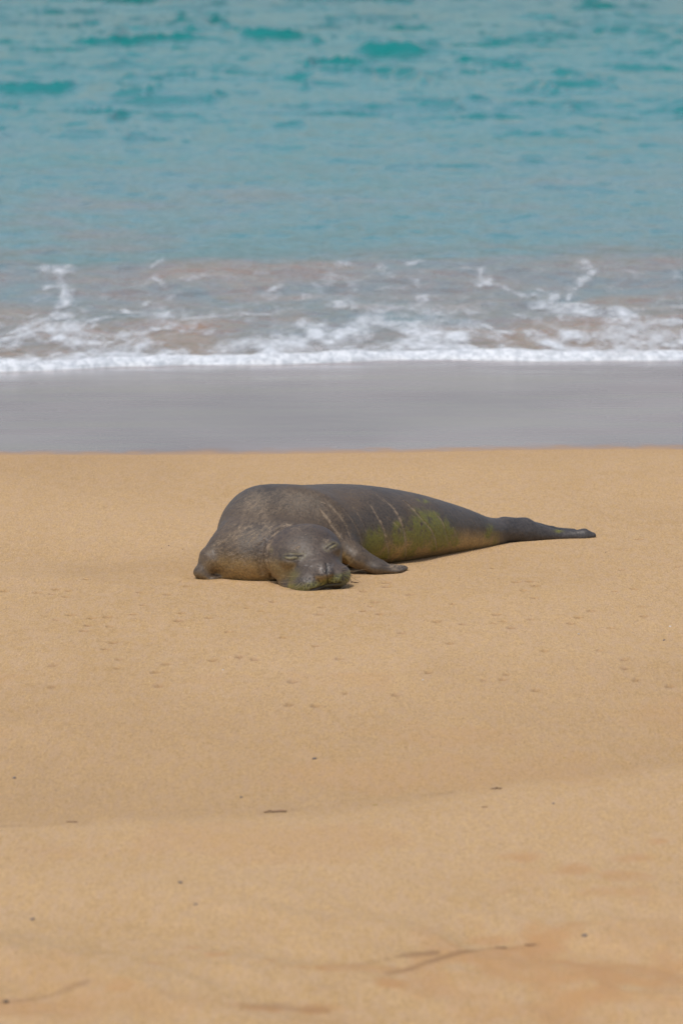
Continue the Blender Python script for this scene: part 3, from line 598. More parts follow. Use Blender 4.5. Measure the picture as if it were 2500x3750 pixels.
              ([(0.031, 22.8704, 0.2713), (0.0368, 22.8644, 0.265), (0.0425, 22.8603, 0.2588), (0.0483, 22.8564, 0.2523), (0.054, 22.8528, 0.2454), (0.0598, 22.8495, 0.2377), (0.0657, 22.8459, 0.2288), (0.0719, 22.8431, 0.2188),
                (0.0779, 22.8409, 0.2084), (0.0836, 22.8399, 0.198), (0.0885, 22.8396, 0.1882), (0.0925, 22.8397, 0.1792), (0.0958, 22.8398, 0.1707), (0.0986, 22.8402, 0.1625), (0.1014, 22.841, 0.1542), (0.1044, 22.8425, 0.1458)],
               0.004, 0.45),
              ([(0.1048, 22.9568, 0.2717), (0.1109, 22.9455, 0.263), (0.1171, 22.9363, 0.2541), (0.1232, 22.9287, 0.2451), (0.1294, 22.9224, 0.2356), (0.1357, 22.9177, 0.2256), (0.1423, 22.9143, 0.215), (0.1492, 22.912, 0.2041),
                (0.1561, 22.9111, 0.1926), (0.1625, 22.911, 0.1807), (0.1681, 22.9112, 0.1682), (0.1728, 22.9117, 0.1547), (0.1769, 22.9128, 0.14), (0.1805, 22.9148, 0.125), (0.1836, 22.9179, 0.1107), (0.1863, 22.9216, 0.0978),
                (0.1887, 22.9269, 0.0866), (0.1908, 22.9326, 0.0767), (0.1924, 22.9394, 0.0674), (0.1934, 22.9469, 0.0586), (0.1938, 22.9556, 0.0497), (0.1934, 22.965, 0.0409), (0.1922, 22.9756, 0.0324), (0.1905, 22.9875, 0.024),
                (0.1887, 23.0031, 0.0152), (0.1872, 23.0254, 0.0054)],
               0.0055, 0.75),
              ([(0.1652, 23.0275, 0.2725), (0.1733, 23.0218, 0.2663), (0.1816, 23.0177, 0.2601), (0.1898, 23.0145, 0.2537), (0.1977, 23.0119, 0.247), (0.2049, 23.0086, 0.2398), (0.2115, 23.0056, 0.2322), (0.2176, 23.0028, 0.2244),
                (0.2233, 22.9997, 0.2161), (0.2287, 22.9973, 0.2073), (0.2338, 22.9951, 0.1977), (0.2389, 22.9936, 0.1874), (0.2437, 22.9927, 0.1765), (0.2482, 22.9924, 0.1648), (0.2523, 22.9926, 0.1525), (0.2556, 22.9933, 0.1396),
                (0.2582, 22.9944, 0.1256), (0.2602, 22.996, 0.1103), (0.2617, 22.9992, 0.0946), (0.2627, 23.0052, 0.0789), (0.2632, 23.0142, 0.0639), (0.263, 23.0263, 0.0499), (0.2621, 23.0417, 0.0363), (0.2609, 23.0631, 0.0224),
                (0.2597, 23.0964, 0.0071)],
               0.006, 0.9),
              ([(0.2436, 23.1059, 0.2586), (0.2519, 23.102, 0.2525), (0.2603, 23.0998, 0.2464), (0.2687, 23.0988, 0.24), (0.2771, 23.0976, 0.2332), (0.2857, 23.0962, 0.2254), (0.2944, 23.0949, 0.2162), (0.3033, 23.0942, 0.2058),
                (0.3123, 23.0944, 0.1949), (0.3211, 23.0966, 0.1839), (0.3294, 23.1003, 0.1736), (0.3375, 23.1056, 0.1642), (0.3456, 23.1124, 0.1553), (0.3532, 23.1193, 0.1468), (0.3602, 23.1261, 0.1382), (0.3663, 23.1322, 0.1292),
                (0.3714, 23.1379, 0.1201), (0.3756, 23.1428, 0.1111), (0.3791, 23.1473, 0.1019), (0.3821, 23.1522, 0.0922), (0.3851, 23.1578, 0.0819), (0.3877, 23.1654, 0.0706), (0.3898, 23.1755, 0.0583), (0.3918, 23.1897, 0.0452),
                (0.3937, 23.2098, 0.0311), (0.396, 23.2389, 0.0161)],
               0.005, 0.85),
              ([(0.3819, 23.2013, 0.1904), (0.3879, 23.2028, 0.1839), (0.3942, 23.2052, 0.1775), (0.4004, 23.2084, 0.1709), (0.4062, 23.2112, 0.1638), (0.4114, 23.2131, 0.1558), (0.4159, 23.2141, 0.1466), (0.4198, 23.215, 0.1364),
                (0.4234, 23.2165, 0.1256), (0.4267, 23.2188, 0.1143), (0.4299, 23.2227, 0.103), (0.4329, 23.227, 0.0916), (0.4355, 23.232, 0.08), (0.4381, 23.2395, 0.0678), (0.4406, 23.2506, 0.0552), (0.4433, 23.2655, 0.0422)],
               0.005, 0.7),
              ([(0.1828, 22.9451, 0.204), (0.1909, 22.9482, 0.197), (0.1991, 22.9524, 0.19), (0.2073, 22.9567, 0.1829), (0.2153, 22.9612, 0.1757), (0.2227, 22.9658, 0.1686), (0.2295, 22.9702, 0.1615), (0.2359, 22.975, 0.1543),
                (0.242, 22.9797, 0.1472), (0.248, 22.9846, 0.14), (0.2541, 22.9906, 0.1327)],
               0.004, 0.55),
              ([(0.3219, 23.0841, 0.1647), (0.326, 23.0839, 0.1528), (0.3305, 23.0856, 0.1407), (0.3348, 23.0885, 0.1284), (0.3383, 23.0921, 0.1163), (0.3403, 23.0943, 0.1047), (0.3406, 23.0952, 0.0938), (0.3395, 23.0962, 0.0831),
                (0.3376, 23.0976, 0.0726), (0.3353, 23.1011, 0.0622), (0.3334, 23.1073, 0.0517), (0.3316, 23.1167, 0.0412), (0.3296, 23.1289, 0.0308), (0.3276, 23.1454, 0.0199), (0.3256, 23.17, 0.0081), (0.324, 23.2114, -0.0061)],
               0.0045, 0.35),
              ([(0.4564, 23.2736, 0.1297), (0.4591, 23.275, 0.1229), (0.4617, 23.2769, 0.116), (0.4643, 23.2795, 0.109), (0.467, 23.2829, 0.102), (0.47, 23.287, 0.0948), (0.4731, 23.2924, 0.0874), (0.4765, 23.298, 0.0801),
                (0.4799, 23.3047, 0.0726), (0.4834, 23.3127, 0.0649), (0.4869, 23.3217, 0.057)],
               0.005, 0.5),
              ([(0.5332, 23.4303, 0.1397), (0.5366, 23.4305, 0.1352), (0.5402, 23.4312, 0.1308), (0.5437, 23.4326, 0.1263), (0.5469, 23.4337, 0.1216), (0.5495, 23.4337, 0.1169), (0.5514, 23.4331, 0.112), (0.5526, 23.432, 0.107),
                (0.5535, 23.4308, 0.1019), (0.5544, 23.43, 0.0967), (0.5554, 23.4296, 0.0914)],
               0.005, 0.25),
              ([(0.1174, 22.8684, 0.1845), (0.1217, 22.8699, 0.1783), (0.1261, 22.8716, 0.1718), (0.1304, 22.8736, 0.1654), (0.1347, 22.8761, 0.1594), (0.1391, 22.879, 0.1542), (0.1434, 22.8823, 0.1499), (0.1478, 22.8858, 0.1465),
                (0.1521, 22.8894, 0.1434), (0.1565, 22.8935, 0.1405), (0.1608, 22.8973, 0.1373)],
               0.004, 0.4),
              ([(0.1364, 23.0479, 0.2898), (0.1415, 23.0384, 0.2857), (0.1466, 23.0304, 0.2815), (0.1517, 23.0234, 0.2771), (0.1567, 23.0174, 0.2728), (0.1615, 23.0123, 0.2685), (0.1661, 23.0084, 0.2644), (0.1704, 23.0048, 0.2604),
                (0.1747, 23.002, 0.2565), (0.1789, 22.9993, 0.2526), (0.1831, 22.9973, 0.2485)],
               0.004, 0.3),
              ([(0.3515, 23.1096, 0.0954), (0.3565, 23.1173, 0.0872), (0.3619, 23.1271, 0.0789), (0.3672, 23.1377, 0.0703), (0.3715, 23.1487, 0.0615), (0.3742, 23.1595, 0.0523), (0.3748, 23.1704, 0.0425), (0.3738, 23.1824, 0.0321),
                (0.3719, 23.1983, 0.021), (0.3699, 23.2217, 0.0089), (0.3686, 23.2612, -0.0053)],
               0.004, 0.3),
              ([(0.4046, 23.2281, 0.0286), (0.4077, 23.2204, 0.0372), (0.4113, 23.2159, 0.0456), (0.4146, 23.2135, 0.0537), (0.4174, 23.2125, 0.061), (0.4188, 23.2109, 0.0677), (0.4187, 23.2086, 0.0733), (0.4174, 23.2048, 0.0784),
                (0.4153, 23.2009, 0.0829), (0.4131, 23.1971, 0.0874), (0.4112, 23.1937, 0.092)],
               0.004, 0.3),
              ([(-0.4017, 22.4857, 0.1), (-0.3984, 22.4843, 0.0967), (-0.395, 22.4831, 0.0935), (-0.3916, 22.482, 0.0902), (-0.3885, 22.4812, 0.0866), (-0.3858, 22.4807, 0.0825), (-0.3836, 22.4805, 0.0776), (-0.3817, 22.4812, 0.0721),
                (-0.3801, 22.4819, 0.0664), (-0.3786, 22.483, 0.0605), (-0.3769, 22.4843, 0.0547)],
               0.004, 0.6),
              ([(-0.4267, 22.4973, 0.0803), (-0.422, 22.4947, 0.0823), (-0.417, 22.4922, 0.0842), (-0.4121, 22.4899, 0.0861), (-0.4076, 22.488, 0.0882), (-0.4039, 22.4866, 0.0908), (-0.4012, 22.4852, 0.094), (-0.3993, 22.4847, 0.0977),
                (-0.3978, 22.4844, 0.1016), (-0.3964, 22.4843, 0.1055), (-0.3948, 22.4843, 0.1093)],
               0.003, 0.45),
              ([(-0.4543, 22.5312, 0.1442), (-0.448, 22.5289, 0.1491), (-0.4418, 22.5275, 0.154), (-0.4356, 22.5267, 0.1588), (-0.4292, 22.5261, 0.1633), (-0.4225, 22.5256, 0.1677), (-0.4156, 22.5254, 0.1719), (-0.4084, 22.5254, 0.176),
                (-0.401, 22.5257, 0.1798), (-0.3937, 22.5259, 0.1832), (-0.3864, 22.5259, 0.1859), (-0.3791, 22.5253, 0.1877), (-0.3719, 22.5242, 0.1889), (-0.3646, 22.5229, 0.1896), (-0.3574, 22.5218, 0.1902), (-0.3501, 22.5212, 0.191)],
               0.004, 0.35),
              ([(-0.4047, 22.5444, 0.1926), (-0.3974, 22.5456, 0.1962), (-0.3899, 22.5475, 0.1999), (-0.3825, 22.5503, 0.2035), (-0.3753, 22.553, 0.2067), (-0.3687, 22.5555, 0.2094), (-0.3627, 22.5581, 0.2115), (-0.3573, 22.5598, 0.2132),
                (-0.3521, 22.5614, 0.2146), (-0.347, 22.5631, 0.2159), (-0.3417, 22.5653, 0.2173)],
               0.004, 0.35),
              ([(-0.3315, 22.4711, 0.1019), (-0.3303, 22.4706, 0.0937), (-0.3292, 22.4712, 0.0851), (-0.3281, 22.4719, 0.0766), (-0.3267, 22.4732, 0.0683), (-0.3249, 22.4748, 0.0605), (-0.3223, 22.4772, 0.0532), (-0.3193, 22.4794, 0.0465),
                (-0.3159, 22.4823, 0.0399), (-0.3126, 22.4857, 0.0334), (-0.3093, 22.4894, 0.0267)],
               0.006, 0.5),
              ([(-0.4436, 22.6863, 0.225), (-0.449, 22.6768, 0.2205), (-0.4546, 22.6691, 0.2157), (-0.4602, 22.663, 0.2107), (-0.4655, 22.6574, 0.206), (-0.4702, 22.6527, 0.2017), (-0.4744, 22.6489, 0.1979), (-0.478, 22.6454, 0.1946),
                (-0.4814, 22.6429, 0.1915), (-0.4847, 22.6408, 0.1884), (-0.4882, 22.6388, 0.1851)],
               0.003, 0.6),
              ([(-0.3545, 22.5086, 0.179), (-0.3481, 22.509, 0.1807), (-0.3416, 22.5095, 0.1823), (-0.3352, 22.5106, 0.1839), (-0.3289, 22.5115, 0.1856), (-0.3229, 22.5129, 0.1875), (-0.3172, 22.5148, 0.1897), (-0.3118, 22.5176, 0.1921),
                (-0.3065, 22.5204, 0.1945), (-0.3013, 22.5234, 0.197), (-0.296, 22.527, 0.1994)],
               0.004, 0.4),
              ([(-0.4495, 22.5121, 0.1056), (-0.4451, 22.5095, 0.1086), (-0.4408, 22.5072, 0.1113), (-0.4365, 22.5051, 0.1141), (-0.4318, 22.5027, 0.1172), (-0.4267, 22.5008, 0.1208), (-0.4209, 22.499, 0.125), (-0.4146, 22.4975, 0.1297),
                (-0.4081, 22.4964, 0.1346), (-0.4014, 22.4958, 0.1395), (-0.395, 22.4955, 0.1442)],
               0.0035, 0.4),
              ([(-0.089, 22.753, 0.2626), (-0.0816, 22.7485, 0.254), (-0.0741, 22.7443, 0.2455), (-0.0667, 22.7406, 0.2369), (-0.0594, 22.7375, 0.228), (-0.0524, 22.7345, 0.2189), (-0.0456, 22.7322, 0.209), (-0.0389, 22.7295, 0.1985),
                (-0.0324, 22.7276, 0.188), (-0.0262, 22.726, 0.1781), (-0.0205, 22.7253, 0.1695), (-0.0154, 22.7252, 0.1625), (-0.0107, 22.7249, 0.1569), (-0.0064, 22.7246, 0.152), (-0.0021, 22.7237, 0.1473), (0.0023, 22.7228, 0.1423)],
               0.008, 0.75)]}


# ------------------------------------------------------------------ the shore in plan
SHORE_X = np.array([-9, -4.0, -2.9, -1.99, -1.61, -1.24, -0.73, -0.35, -0.09, 0.04, 0.20, 0.56, 0.9, 1.21, 1.61, 2.05, 3.0, 4.2, 9])
SHORE_Y = np.array([31.5, 32.7, 32.75, 32.98, 33.12, 33.36, 33.54, 33.62, 33.70, 33.78, 33.96, 34.0, 33.93, 33.86, 33.92, 34.0, 33.8, 34.1, 34.6])


def shore(x):
    x = np.asarray(x, float)
    return np.interp(x, SHORE_X, SHORE_Y) + 0.05 * noise2(x * 2.1, 3.0, 5) + 0.03 * noise2(x * 5.3, 1.0, 6)


def wetline(x):
    x = np.asarray(x, float)
    return 27.28 + 0.11 * x + 0.02 * x * np.cos(x) + 0.07 * noise2(x * 0.9, 2.0, 8)


WATER_Z = -0.20


def slope(y):
    return np.where(y < 26.5, 0.0, -0.03 * (y - 26.5)) - np.clip(y - 38, 0, 300) * 0.02


# dimples left in the sand: plan position, radius, depth
PITS = np.array(FEAT['pits'])
SCARP_X = np.array(FEAT['scarp'])[:, 0]
SCARP_Y = np.array(FEAT['scarp'])[:, 1]


def seal_gap(x, y):
    P = np.c_[x, y, np.full(len(x), 0.02)]
    return seal_sdf(P)


def ground_z(x, y):
    z = slope(y)
    dry = 1 - smooth(26.6, 27.4, y)
    z = z + dry * (0.016 * fbm2(x * 0.55, y * 0.34, 3, 21) + 0.0035 * fbm2(x * 2.6, y * 1.1, 3, 31) + 0.0012 * fbm2(x * 16, y * 9, 2, 41))
    z = z + (1 - dry) * 0.004 * fbm2(x * 0.4, y * 0.5, 2, 27)
    # low rounded beach step in the foreground
    s = np.interp(x, SCARP_X, SCARP_Y) + 0.10 * noise2(x * 1.3, 5.0, 51) + 0.03 * noise2(x * 6.0, 2.0, 52)
    e = y - s
    z = z + 0.018 * smooth(0.35, -0.35, e) * smooth(-3.0, -0.3, e) + 0.010 * smooth(2.2, 0.3, e) * -1 * smooth(-0.3, 0.3, e)
    # a trampled, furrowed strip at the bottom of the view
    low = smooth(16.6, 15.0, y)
    z = z + low * (0.026 * fbm2(x * 1.3 + y * 0.6, y * 0.75, 4, 61) + 0.007 * fbm2(x * 5, y * 3, 3, 63))
    # the hollow that the animal has rubbed into the sand left of its shoulder
    ax, ay = x + 0.95, y - 23.05
    z = z - 0.023 * np.exp(-(ax / 0.42) ** 2 - (ay / 0.75) ** 2) * (1 + 0.35 * noise2(x * 5, y * 3, 71))
    z = z + 0.018 * np.exp(-((x + 0.98 - 0.2 * (y - 23)) / 0.5) ** 2 - ((y - 22.55) / 0.25) ** 2)
    # sand pushed up along the body and flat elsewhere
    m = (x > -0.95) & (x < 1.35) & (y > 21.9) & (y < 24.4)
    if m.any():
        g = seal_gap(x[m], y[m])
        zz = z[m]
        zz = zz * (0.06 + 0.94 * smooth(0.02, 0.45, g)) + 0.008 * np.exp(-((g - 0.04) / 0.035) ** 2) * (0.6 + 0.5 * noise2(x[m] * 9, y[m] * 6, 73)) * (y[m] < 23.0 + 0.75 * (x[m] + 0.2))
        z[m] = zz
    for px, py, pr, pd in PITS:
        k = (np.abs(x - px) < pr * 3) & (np.abs(y - py) < pr * 5)
        if k.any():
            r2 = ((x[k] - px) / pr) ** 2 + ((y[k] - py) / (pr * 1.5)) ** 2
            z[k] -= pd * (np.exp(-r2 * r2) - 0.10 * np.exp(-((np.sqrt(r2) - 1.7) / 0.6) ** 2))
    return z


def grid_faces(nr, nc):
    i = np.arange(nr * nc).reshape(nr, nc)
    return np.stack([i[:-1, :-1], i[:-1, 1:], i[1:, 1:], i[1:, :-1]], -1).reshape(-1, 4)


# ---- fan of columns (x = u * y): fine inside the view, coarse to the horizon
def fan(n_in, u_in, u_out=12.0, n_out=16):
    a = np.linspace(-u_in, u_in, n_in)
    b = u_in * (u_out / u_in) ** (np.arange(1, n_out + 1) / n_out)
    return np.concatenate([-b[::-1], a, b])


u = fan(540, 0.078)
rows_dry = np.concatenate([[-400, -150, -60, -25, -8, 2, 7, 10, 11.5, 12.5, 13.2], np.arange(13.5, 20.5, 0.028), np.arange(20.5, 24.4, 0.0125), np.linspace(24.4, 27.0, 70)])
rows_wet = np.linspace(0, 1, 60)


def sheet(rows_y):
    """rows_y: (nr, nc) y values; x from the fan"""
    yy = rows_y
    xx = u[None, :] * np.maximum(np.abs(yy), 14.0)
    return xx, yy


# dry rows bend towards the wet line as they come near it
Y = np.repeat(rows_dry[:, None], len(u), 1)
wl = wetline(np.clip(u * 27.2, -6, 6))[None, :]
bend = smooth(24.5, 27.0, Y)
Y = Y + (wl - 27.0) * bend
X, Y = sheet(Y)
Zd = ground_z(X.ravel(), Y.ravel())
# wet sand: from the wet line down under the water to deep sea floor
t = np.concatenate([np.linspace(0, 1, 130), [1.15, 1.4, 2, 3, 6, 20, 200]])
Yw = wl + t[:, None] * (36.5 - wl)
Xw, Yw = sheet(Yw)
Zw = ground_z(Xw.ravel(), Yw.ravel())
Zw = np.maximum(Zw, -6.0)
Zw.reshape(Xw.shape)[0] = Zd.reshape(X.shape)[-1]
Xw[0], Yw[0] = X[-1], Y[-1]

# ---- dry sand material
m = Mat('dry_sand')
co = m.coords()
grain = m.noise(m.scaled(co, (1, 0.30, 1)), 190, 2, 0.6)
clump = m.noise(m.scaled(co, (1, 0.24, 1)), 105, 3, 0.7)
mid = m.noise(m.scaled(co, (1, 0.6, 1)), 7, 4, 0.6)
big = m.noise(m.scaled(co, (0.6, 0.35, 1)), 1.1, 3, 0.55)
base = m.mix(m.span(big, 0.35, 0.65), (0.438, 0.281, 0.127), (0.474, 0.309, 0.147))
base = m.mix(m.span(mid, 0.36, 0.66, 0, 0.5), base, (0.472, 0.316, 0.164))
base = m.mix(m.span(clump, 0.30, 0.70, 0.0, 1.0), m.mix(1.0, base, (0.84, 0.835, 0.83), 'MULTIPLY'), m.mix(1.0, base, (1.08, 1.09, 1.11), 'MULTIPLY'))
hue = m.noise(m.scaled(co, (1, 0.22, 1)), 38, 3, 0.7)
base = m.mix(m.span(hue, 0.40, 0.66, 0, 0.55), base, (0.452, 0.306, 0.188))
base = m.mix(m.span(grain, 0.64, 0.74, 0, 0.55), base, (0.60, 0.50, 0.40))
base = m.mix(m.span(grain, 0.39, 0.28, 0, 0.65), base, (0.150, 0.100, 0.066))
base = m.mix(m.math('MULTIPLY', m.attr('moist'), m.span(mid, 0.2, 0.8, 0.7, 1.0)), base, m.mix(1.0, base, (0.80, 0.775, 0.73), 'MULTIPLY'))
base = m.mix(m.math('MULTIPLY', m.attr('damp'), m.span(clump, 0.2, 0.7, 0.75, 1.0)), base, (0.405, 0.213, 0.086))
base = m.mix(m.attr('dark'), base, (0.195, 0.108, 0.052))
m.l(base, m.b.inputs['Base Color'])
m.set(Roughness=0.92)
m.b.inputs['Specular IOR Level'].default_value = 0.25
m.l(m.bump(clump, 0.55, 0.006, m.bump(grain, 0.5, 0.003)), m.b.inputs['Normal'])
DRY = m.m

# ---- stains with a shape of their own: orange damp patches and a dark tide line in the foreground; then the shaded pits
xf, yf = X.ravel(), Y.ravel()
damp = np.zeros(len(xf))
nA = fbm2(xf * 2.4, yf * 1.5, 4, 81)
nB = fbm2(xf * 9.0, yf * 4.0, 3, 83)
for px, py, rx, ry, a in FEAT['damp']:
    r = ((xf - px) / rx) ** 2 + ((yf - py) / ry) ** 2
    damp = np.maximum(damp, a * smooth(1.25, -0.1, r + 0.60 * nA + 0.9 * nB) * np.clip(0.95 + 0.4 * nB, 0.4, 1.2))
dark = np.zeros(len(xf))
for line, wdt, a in FEAT['streaks']:
    L = np.array(line)
    for (ax, ay), (bx, by) in zip(L[:-1], L[1:]):
        ab2 = (bx - ax) ** 2 + ((by - ay) / 3) ** 2
        h = np.clip(((xf - ax) * (bx - ax) + (yf - ay) * (by - ay) / 9) / ab2, 0, 1)
        dd = np.hypot(xf - ax - h * (bx - ax), (yf - ay - h * (by - ay)) / 3) + 0.006 * nB
        dark = np.maximum(dark, a * smooth(wdt, wdt * 0.25, dd) * np.clip(0.75 + 0.6 * nA, 0.1, 1))
for px, py, pr, pd in PITS:  # pits: damp sand, plus the shade inside them painted into the colour
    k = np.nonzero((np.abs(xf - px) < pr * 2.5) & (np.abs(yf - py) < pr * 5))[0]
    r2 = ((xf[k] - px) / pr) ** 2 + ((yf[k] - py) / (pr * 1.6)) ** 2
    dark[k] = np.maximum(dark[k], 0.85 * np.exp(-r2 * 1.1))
# soft clay-coloured band where the wet line has soaked in
damp = np.maximum(damp, 0.08 * smooth(0.9, 0.05, wetline(np.clip(xf, -8, 8)) - yf + 0.2 * nA))
damp = np.maximum(damp, 0.18 * smooth(0.1, 0.8, nA) * (yf < 20))
# seaward of the last tide line the sand is still a little moist
e_ = yf - (np.interp(xf, SCARP_X, SCARP_Y) + 0.06 * noise2(xf * 1.3, 5.0, 51) + 0.02 * noise2(xf * 6.0, 2.0, 52))
moist = 0.8 * smooth(-0.14, 0.22, e_) * smooth(3.4, 0.2, e_ + 0.8 * nA) * (0.65 + 0.35 * smooth(1.0, -1.5, xf))
moist = np.maximum(moist, 0.35 * smooth(-0.1, 0.7, fbm2(xf * 0.8, yf * 0.5, 3, 87)) * smooth(24.5, 26.5, yf))
moist = np.maximum(moist, 0.5 * np.exp(-((xf + 0.95) / 0.35) ** 2 - ((yf - 23.0) / 0.5) ** 2) * np.clip(0.7 + nA, 0, 1))  # darker patch over the hollow left of the shoulder
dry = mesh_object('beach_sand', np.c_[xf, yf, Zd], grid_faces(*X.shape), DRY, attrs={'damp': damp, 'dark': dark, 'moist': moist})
tag(dry, 'dry golden sand beach sloping gently to the water', kind='structure')

# ---- wet sand material
m = Mat('wet_sand')
co = m.coords()
n1 = m.noise(m.scaled(co, (0.5, 0.22, 1)), 1.3, 3, 0.5)
n2 = m.noise(m.scaled(co, (1, 0.13, 1)), 75, 2, 0.6)
n3 = m.noise(m.scaled(co, (0.35, 0.9, 1)), 2.2, 3, 0.5)
base = m.mix(m.span(n1, 0.3, 0.7), (0.215, 0.175, 0.163), (0.285, 0.236, 0.220))
base = m.mix(m.span(n2, 0.70, 0.78, 0, 0.5), base, (0.48, 0.42, 0.36))
base = m.mix(m.attr('edge'), base, (0.380, 0.245, 0.140))
m.l(base, m.b.inputs['Base Color'])
m.l(m.math('ADD', m.span(n3, 0.3, 0.7, 0.16, 0.30), m.math('MULTIPLY', m.attr('edge'), 0.5)), m.b.inputs['Roughness'])
m.b.inputs['IOR'].default_value = 1.33
m.l(m.bump(n2, 0.10, 0.002), m.b.inputs['Normal'])
xw, yw = Xw.ravel(), Yw.ravel()
edge = smooth(0.42, -0.04, yw - wetline(np.clip(xw, -8, 8)) + 0.10 * noise2(xw * 14, yw * 7, 91))
wet = mesh_object('wet_sand', np.c_[xw, yw, Zw], grid_faces(*Xw.shape), m.m, attrs={'edge': edge})
tag(wet, 'smooth grey wet sand between the dry beach and the wash', kind='structure')

# ------------------------------------------------------------------ the sea
waves = []
wr = np.random.default_rng(11)
for k in range(46):
    lam = 0.45 * (9.0 / 0.45) ** wr.random()
    ang = math.radians(wr.normal(0, 30 if lam > 2 else 42))
    waves.append((lam, math.sin(ang), -math.cos(ang), wr.random() * 6.283, (0.5 + wr.random()) * lam * 0.0050))


def bore_line(x):
    return 40.2 + 0.30 * np.sin(x * 0.7 + 0.5) + 0.22 * noise2(x * 0.8, 7.0, 101) + 0.12 * noise2(x * 2.1, 3.0, 102) - 0.25 * smooth(-0.5, -2.4, x)


def water_z(x, y):
    far = smooth(40.0, 74.0, y)
    wx = x + 0.5 * noise2(x * 0.5, y * 0.4, 111)
    wy = y + 0.8 * noise2(x * 0.35, y * 0.3, 112)
    h = 0
    for lam, dx, dy, ph, a in waves:
        fade = smooth(lam * 1.5, lam * 5, y - 33.0)
        env = 0.75 + 0.6 * noise2(x / (lam * 3.1) + ph, y / (lam * 3.1), 120 + int(lam * 3))
        ph_ = (wx * dx + wy * dy) * 6.2832 / lam + ph
        h = h + a * fade * env * (np.exp(1.1 * (np.cos(ph_) - 1)) - 0.45)
    h = h * (0.35 + 0.55 * far)
    # short steep wavelets, in clusters, farther out
    clus = smooth(-0.25, 0.65, noise2(x * 0.30, y * 0.11, 133) + 0.35 * noise2(x * 0.9, y * 0.4, 134))
    cx = x + 0.25 * noise2(x * 1.4, y * 1.1, 135)
    cy = y + 0.45 * noise2(x * 0.9, y * 0.7, 136)
    for fq, amp_, sd in ((0.55, 0.13, 137), (1.1, 0.12, 138), (2.1, 0.060, 139), (4.2, 0.022, 140)):
        rd = 1 - np.abs(noise2(cx * fq, cy * fq * 0.62, sd)) * 3.2
        br = smooth(0.16, 0.60, noise2(cx * fq * 0.9 + 5, cy * fq * 0.5, sd + 20))
        h = h + amp_ * far * (0.55 + 0.45 * clus) * br * np.clip(rd, 0, 1) ** 1.6
    h = h + 0.010 * fbm2(x * 4, y * 2.6, 2, 141) * smooth(33.5, 36, y)
    # the small spent wave rolling in
    e = y - bore_line(x)
    amp = 0.075 + 0.025 * noise2(x * 0.6, 1.0, 151)
    h = h + amp * np.where(e < 0, smooth(-2.4, -0.05, e), np.exp(-(e / 1.5) ** 2))
    h = h + 0.010 * np.exp(-((y - 36.6 - 0.3 * np.sin(x * 1.1)) / 0.5) ** 2) + 0.008 * fbm2(x * 2.2, y * 1.6, 2, 155) * smooth(34, 35.5, y) * smooth(42, 39, y)
    z = WATER_Z + h
    s = shore(x)
    d = y - s
    film = slope(y) + 0.004 + 0.022 * smooth(0.0, 0.25, d) + 0.02 * smooth(0, 2, d)
    k = smooth(0.0, 2.0, d)
    return film * (1 - k) + np.maximum(z, slope(y) + 0.01) * k


uw = fan(470, 0.080)
rw = [0.0]
while rw[-1] < 78:
    yk = 33.7 + rw[-1]
    rw.append(rw[-1] + min(0.034 * (yk / 33.7) ** 1.35, 0.16))
rw = np.array(rw + [85, 95, 110, 140, 200, 320, 600, 1200, 2600, 6000])
sw = shore(np.clip(uw * 33.6, -9, 9))[None, :]
Ys = sw + rw[:, None]
Xs = uw[None, :] * np.where(rw[:, None] > 78, Ys, Ys)
Ys = shore(np.clip(Xs, -9, 9)) * (rw[:, None] < 0.01) + Ys * (rw[:, None] >= 0.01)
xs, ys = Xs.ravel(), Ys.ravel()
zs = water_z(xs, ys)
zs = np.where(ys > 112, WATER_Z, zs)

m = Mat('sea_water')
co = m.coords()
dep = m.attr('depth_reflect')
dirt = m.noise(m.scaled(co, (0.8, 0.55, 1)), 0.9, 5, 0.68, 0.4)
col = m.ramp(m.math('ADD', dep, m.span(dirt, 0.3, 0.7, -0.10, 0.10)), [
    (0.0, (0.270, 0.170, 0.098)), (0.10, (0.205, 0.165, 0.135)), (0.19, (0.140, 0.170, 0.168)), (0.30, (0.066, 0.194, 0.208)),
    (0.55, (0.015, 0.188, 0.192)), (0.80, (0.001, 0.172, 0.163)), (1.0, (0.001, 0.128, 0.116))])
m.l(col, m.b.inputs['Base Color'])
m.set(Roughness=0.11)
m.b.inputs['IOR'].default_value = 1.33
m.b.inputs['Specular IOR Level'].default_value = 0.36
r1 = m.noise(m.scaled(co, (1, 0.7, 1)), 4.5, 3, 0.6)
r2 = m.noise(m.scaled(co, (1, 0.7, 1)), 14, 2, 0.6)
m.l(m.bump(r2, 0.30, 0.02, m.bump(r1, 0.75, 0.06)), m.b.inputs['Normal'])
dv = ys - 33.6
yb = ys - (bore_line(xs) - 40.2) * smooth(48, 42, ys)
depth_reflect = np.interp(yb, [33, 35, 37.5, 39.8, 40.8, 44, 52, 66, 85, 110], [0.02, 0.06, 0.12, 0.13, 0.24, 0.30, 0.42, 0.60, 0.86, 1.0])
depth_reflect = depth_reflect + 0.05 * fbm2(xs * 0.5, ys * 0.25, 3, 161) * smooth(41, 44, ys) * smooth(70, 60, ys) + 0.06 * smooth(0.15, 0.8, fbm2(xs * 0.7, ys * 0.5, 3, 163)) * smooth(34.5, 36, ys) * smooth(41, 39.5, ys)  # last term: teal patches below the spent wave, blue reflection painted into the colour
sea = mesh_object('sea_water', np.c_[xs, ys, zs], grid_faces(*Xs.shape), m.m, attrs={'depth_reflect': depth_reflect})
tag(sea, 'turquoise sea with small choppy wavelets rolling onto the beach', kind='structure')

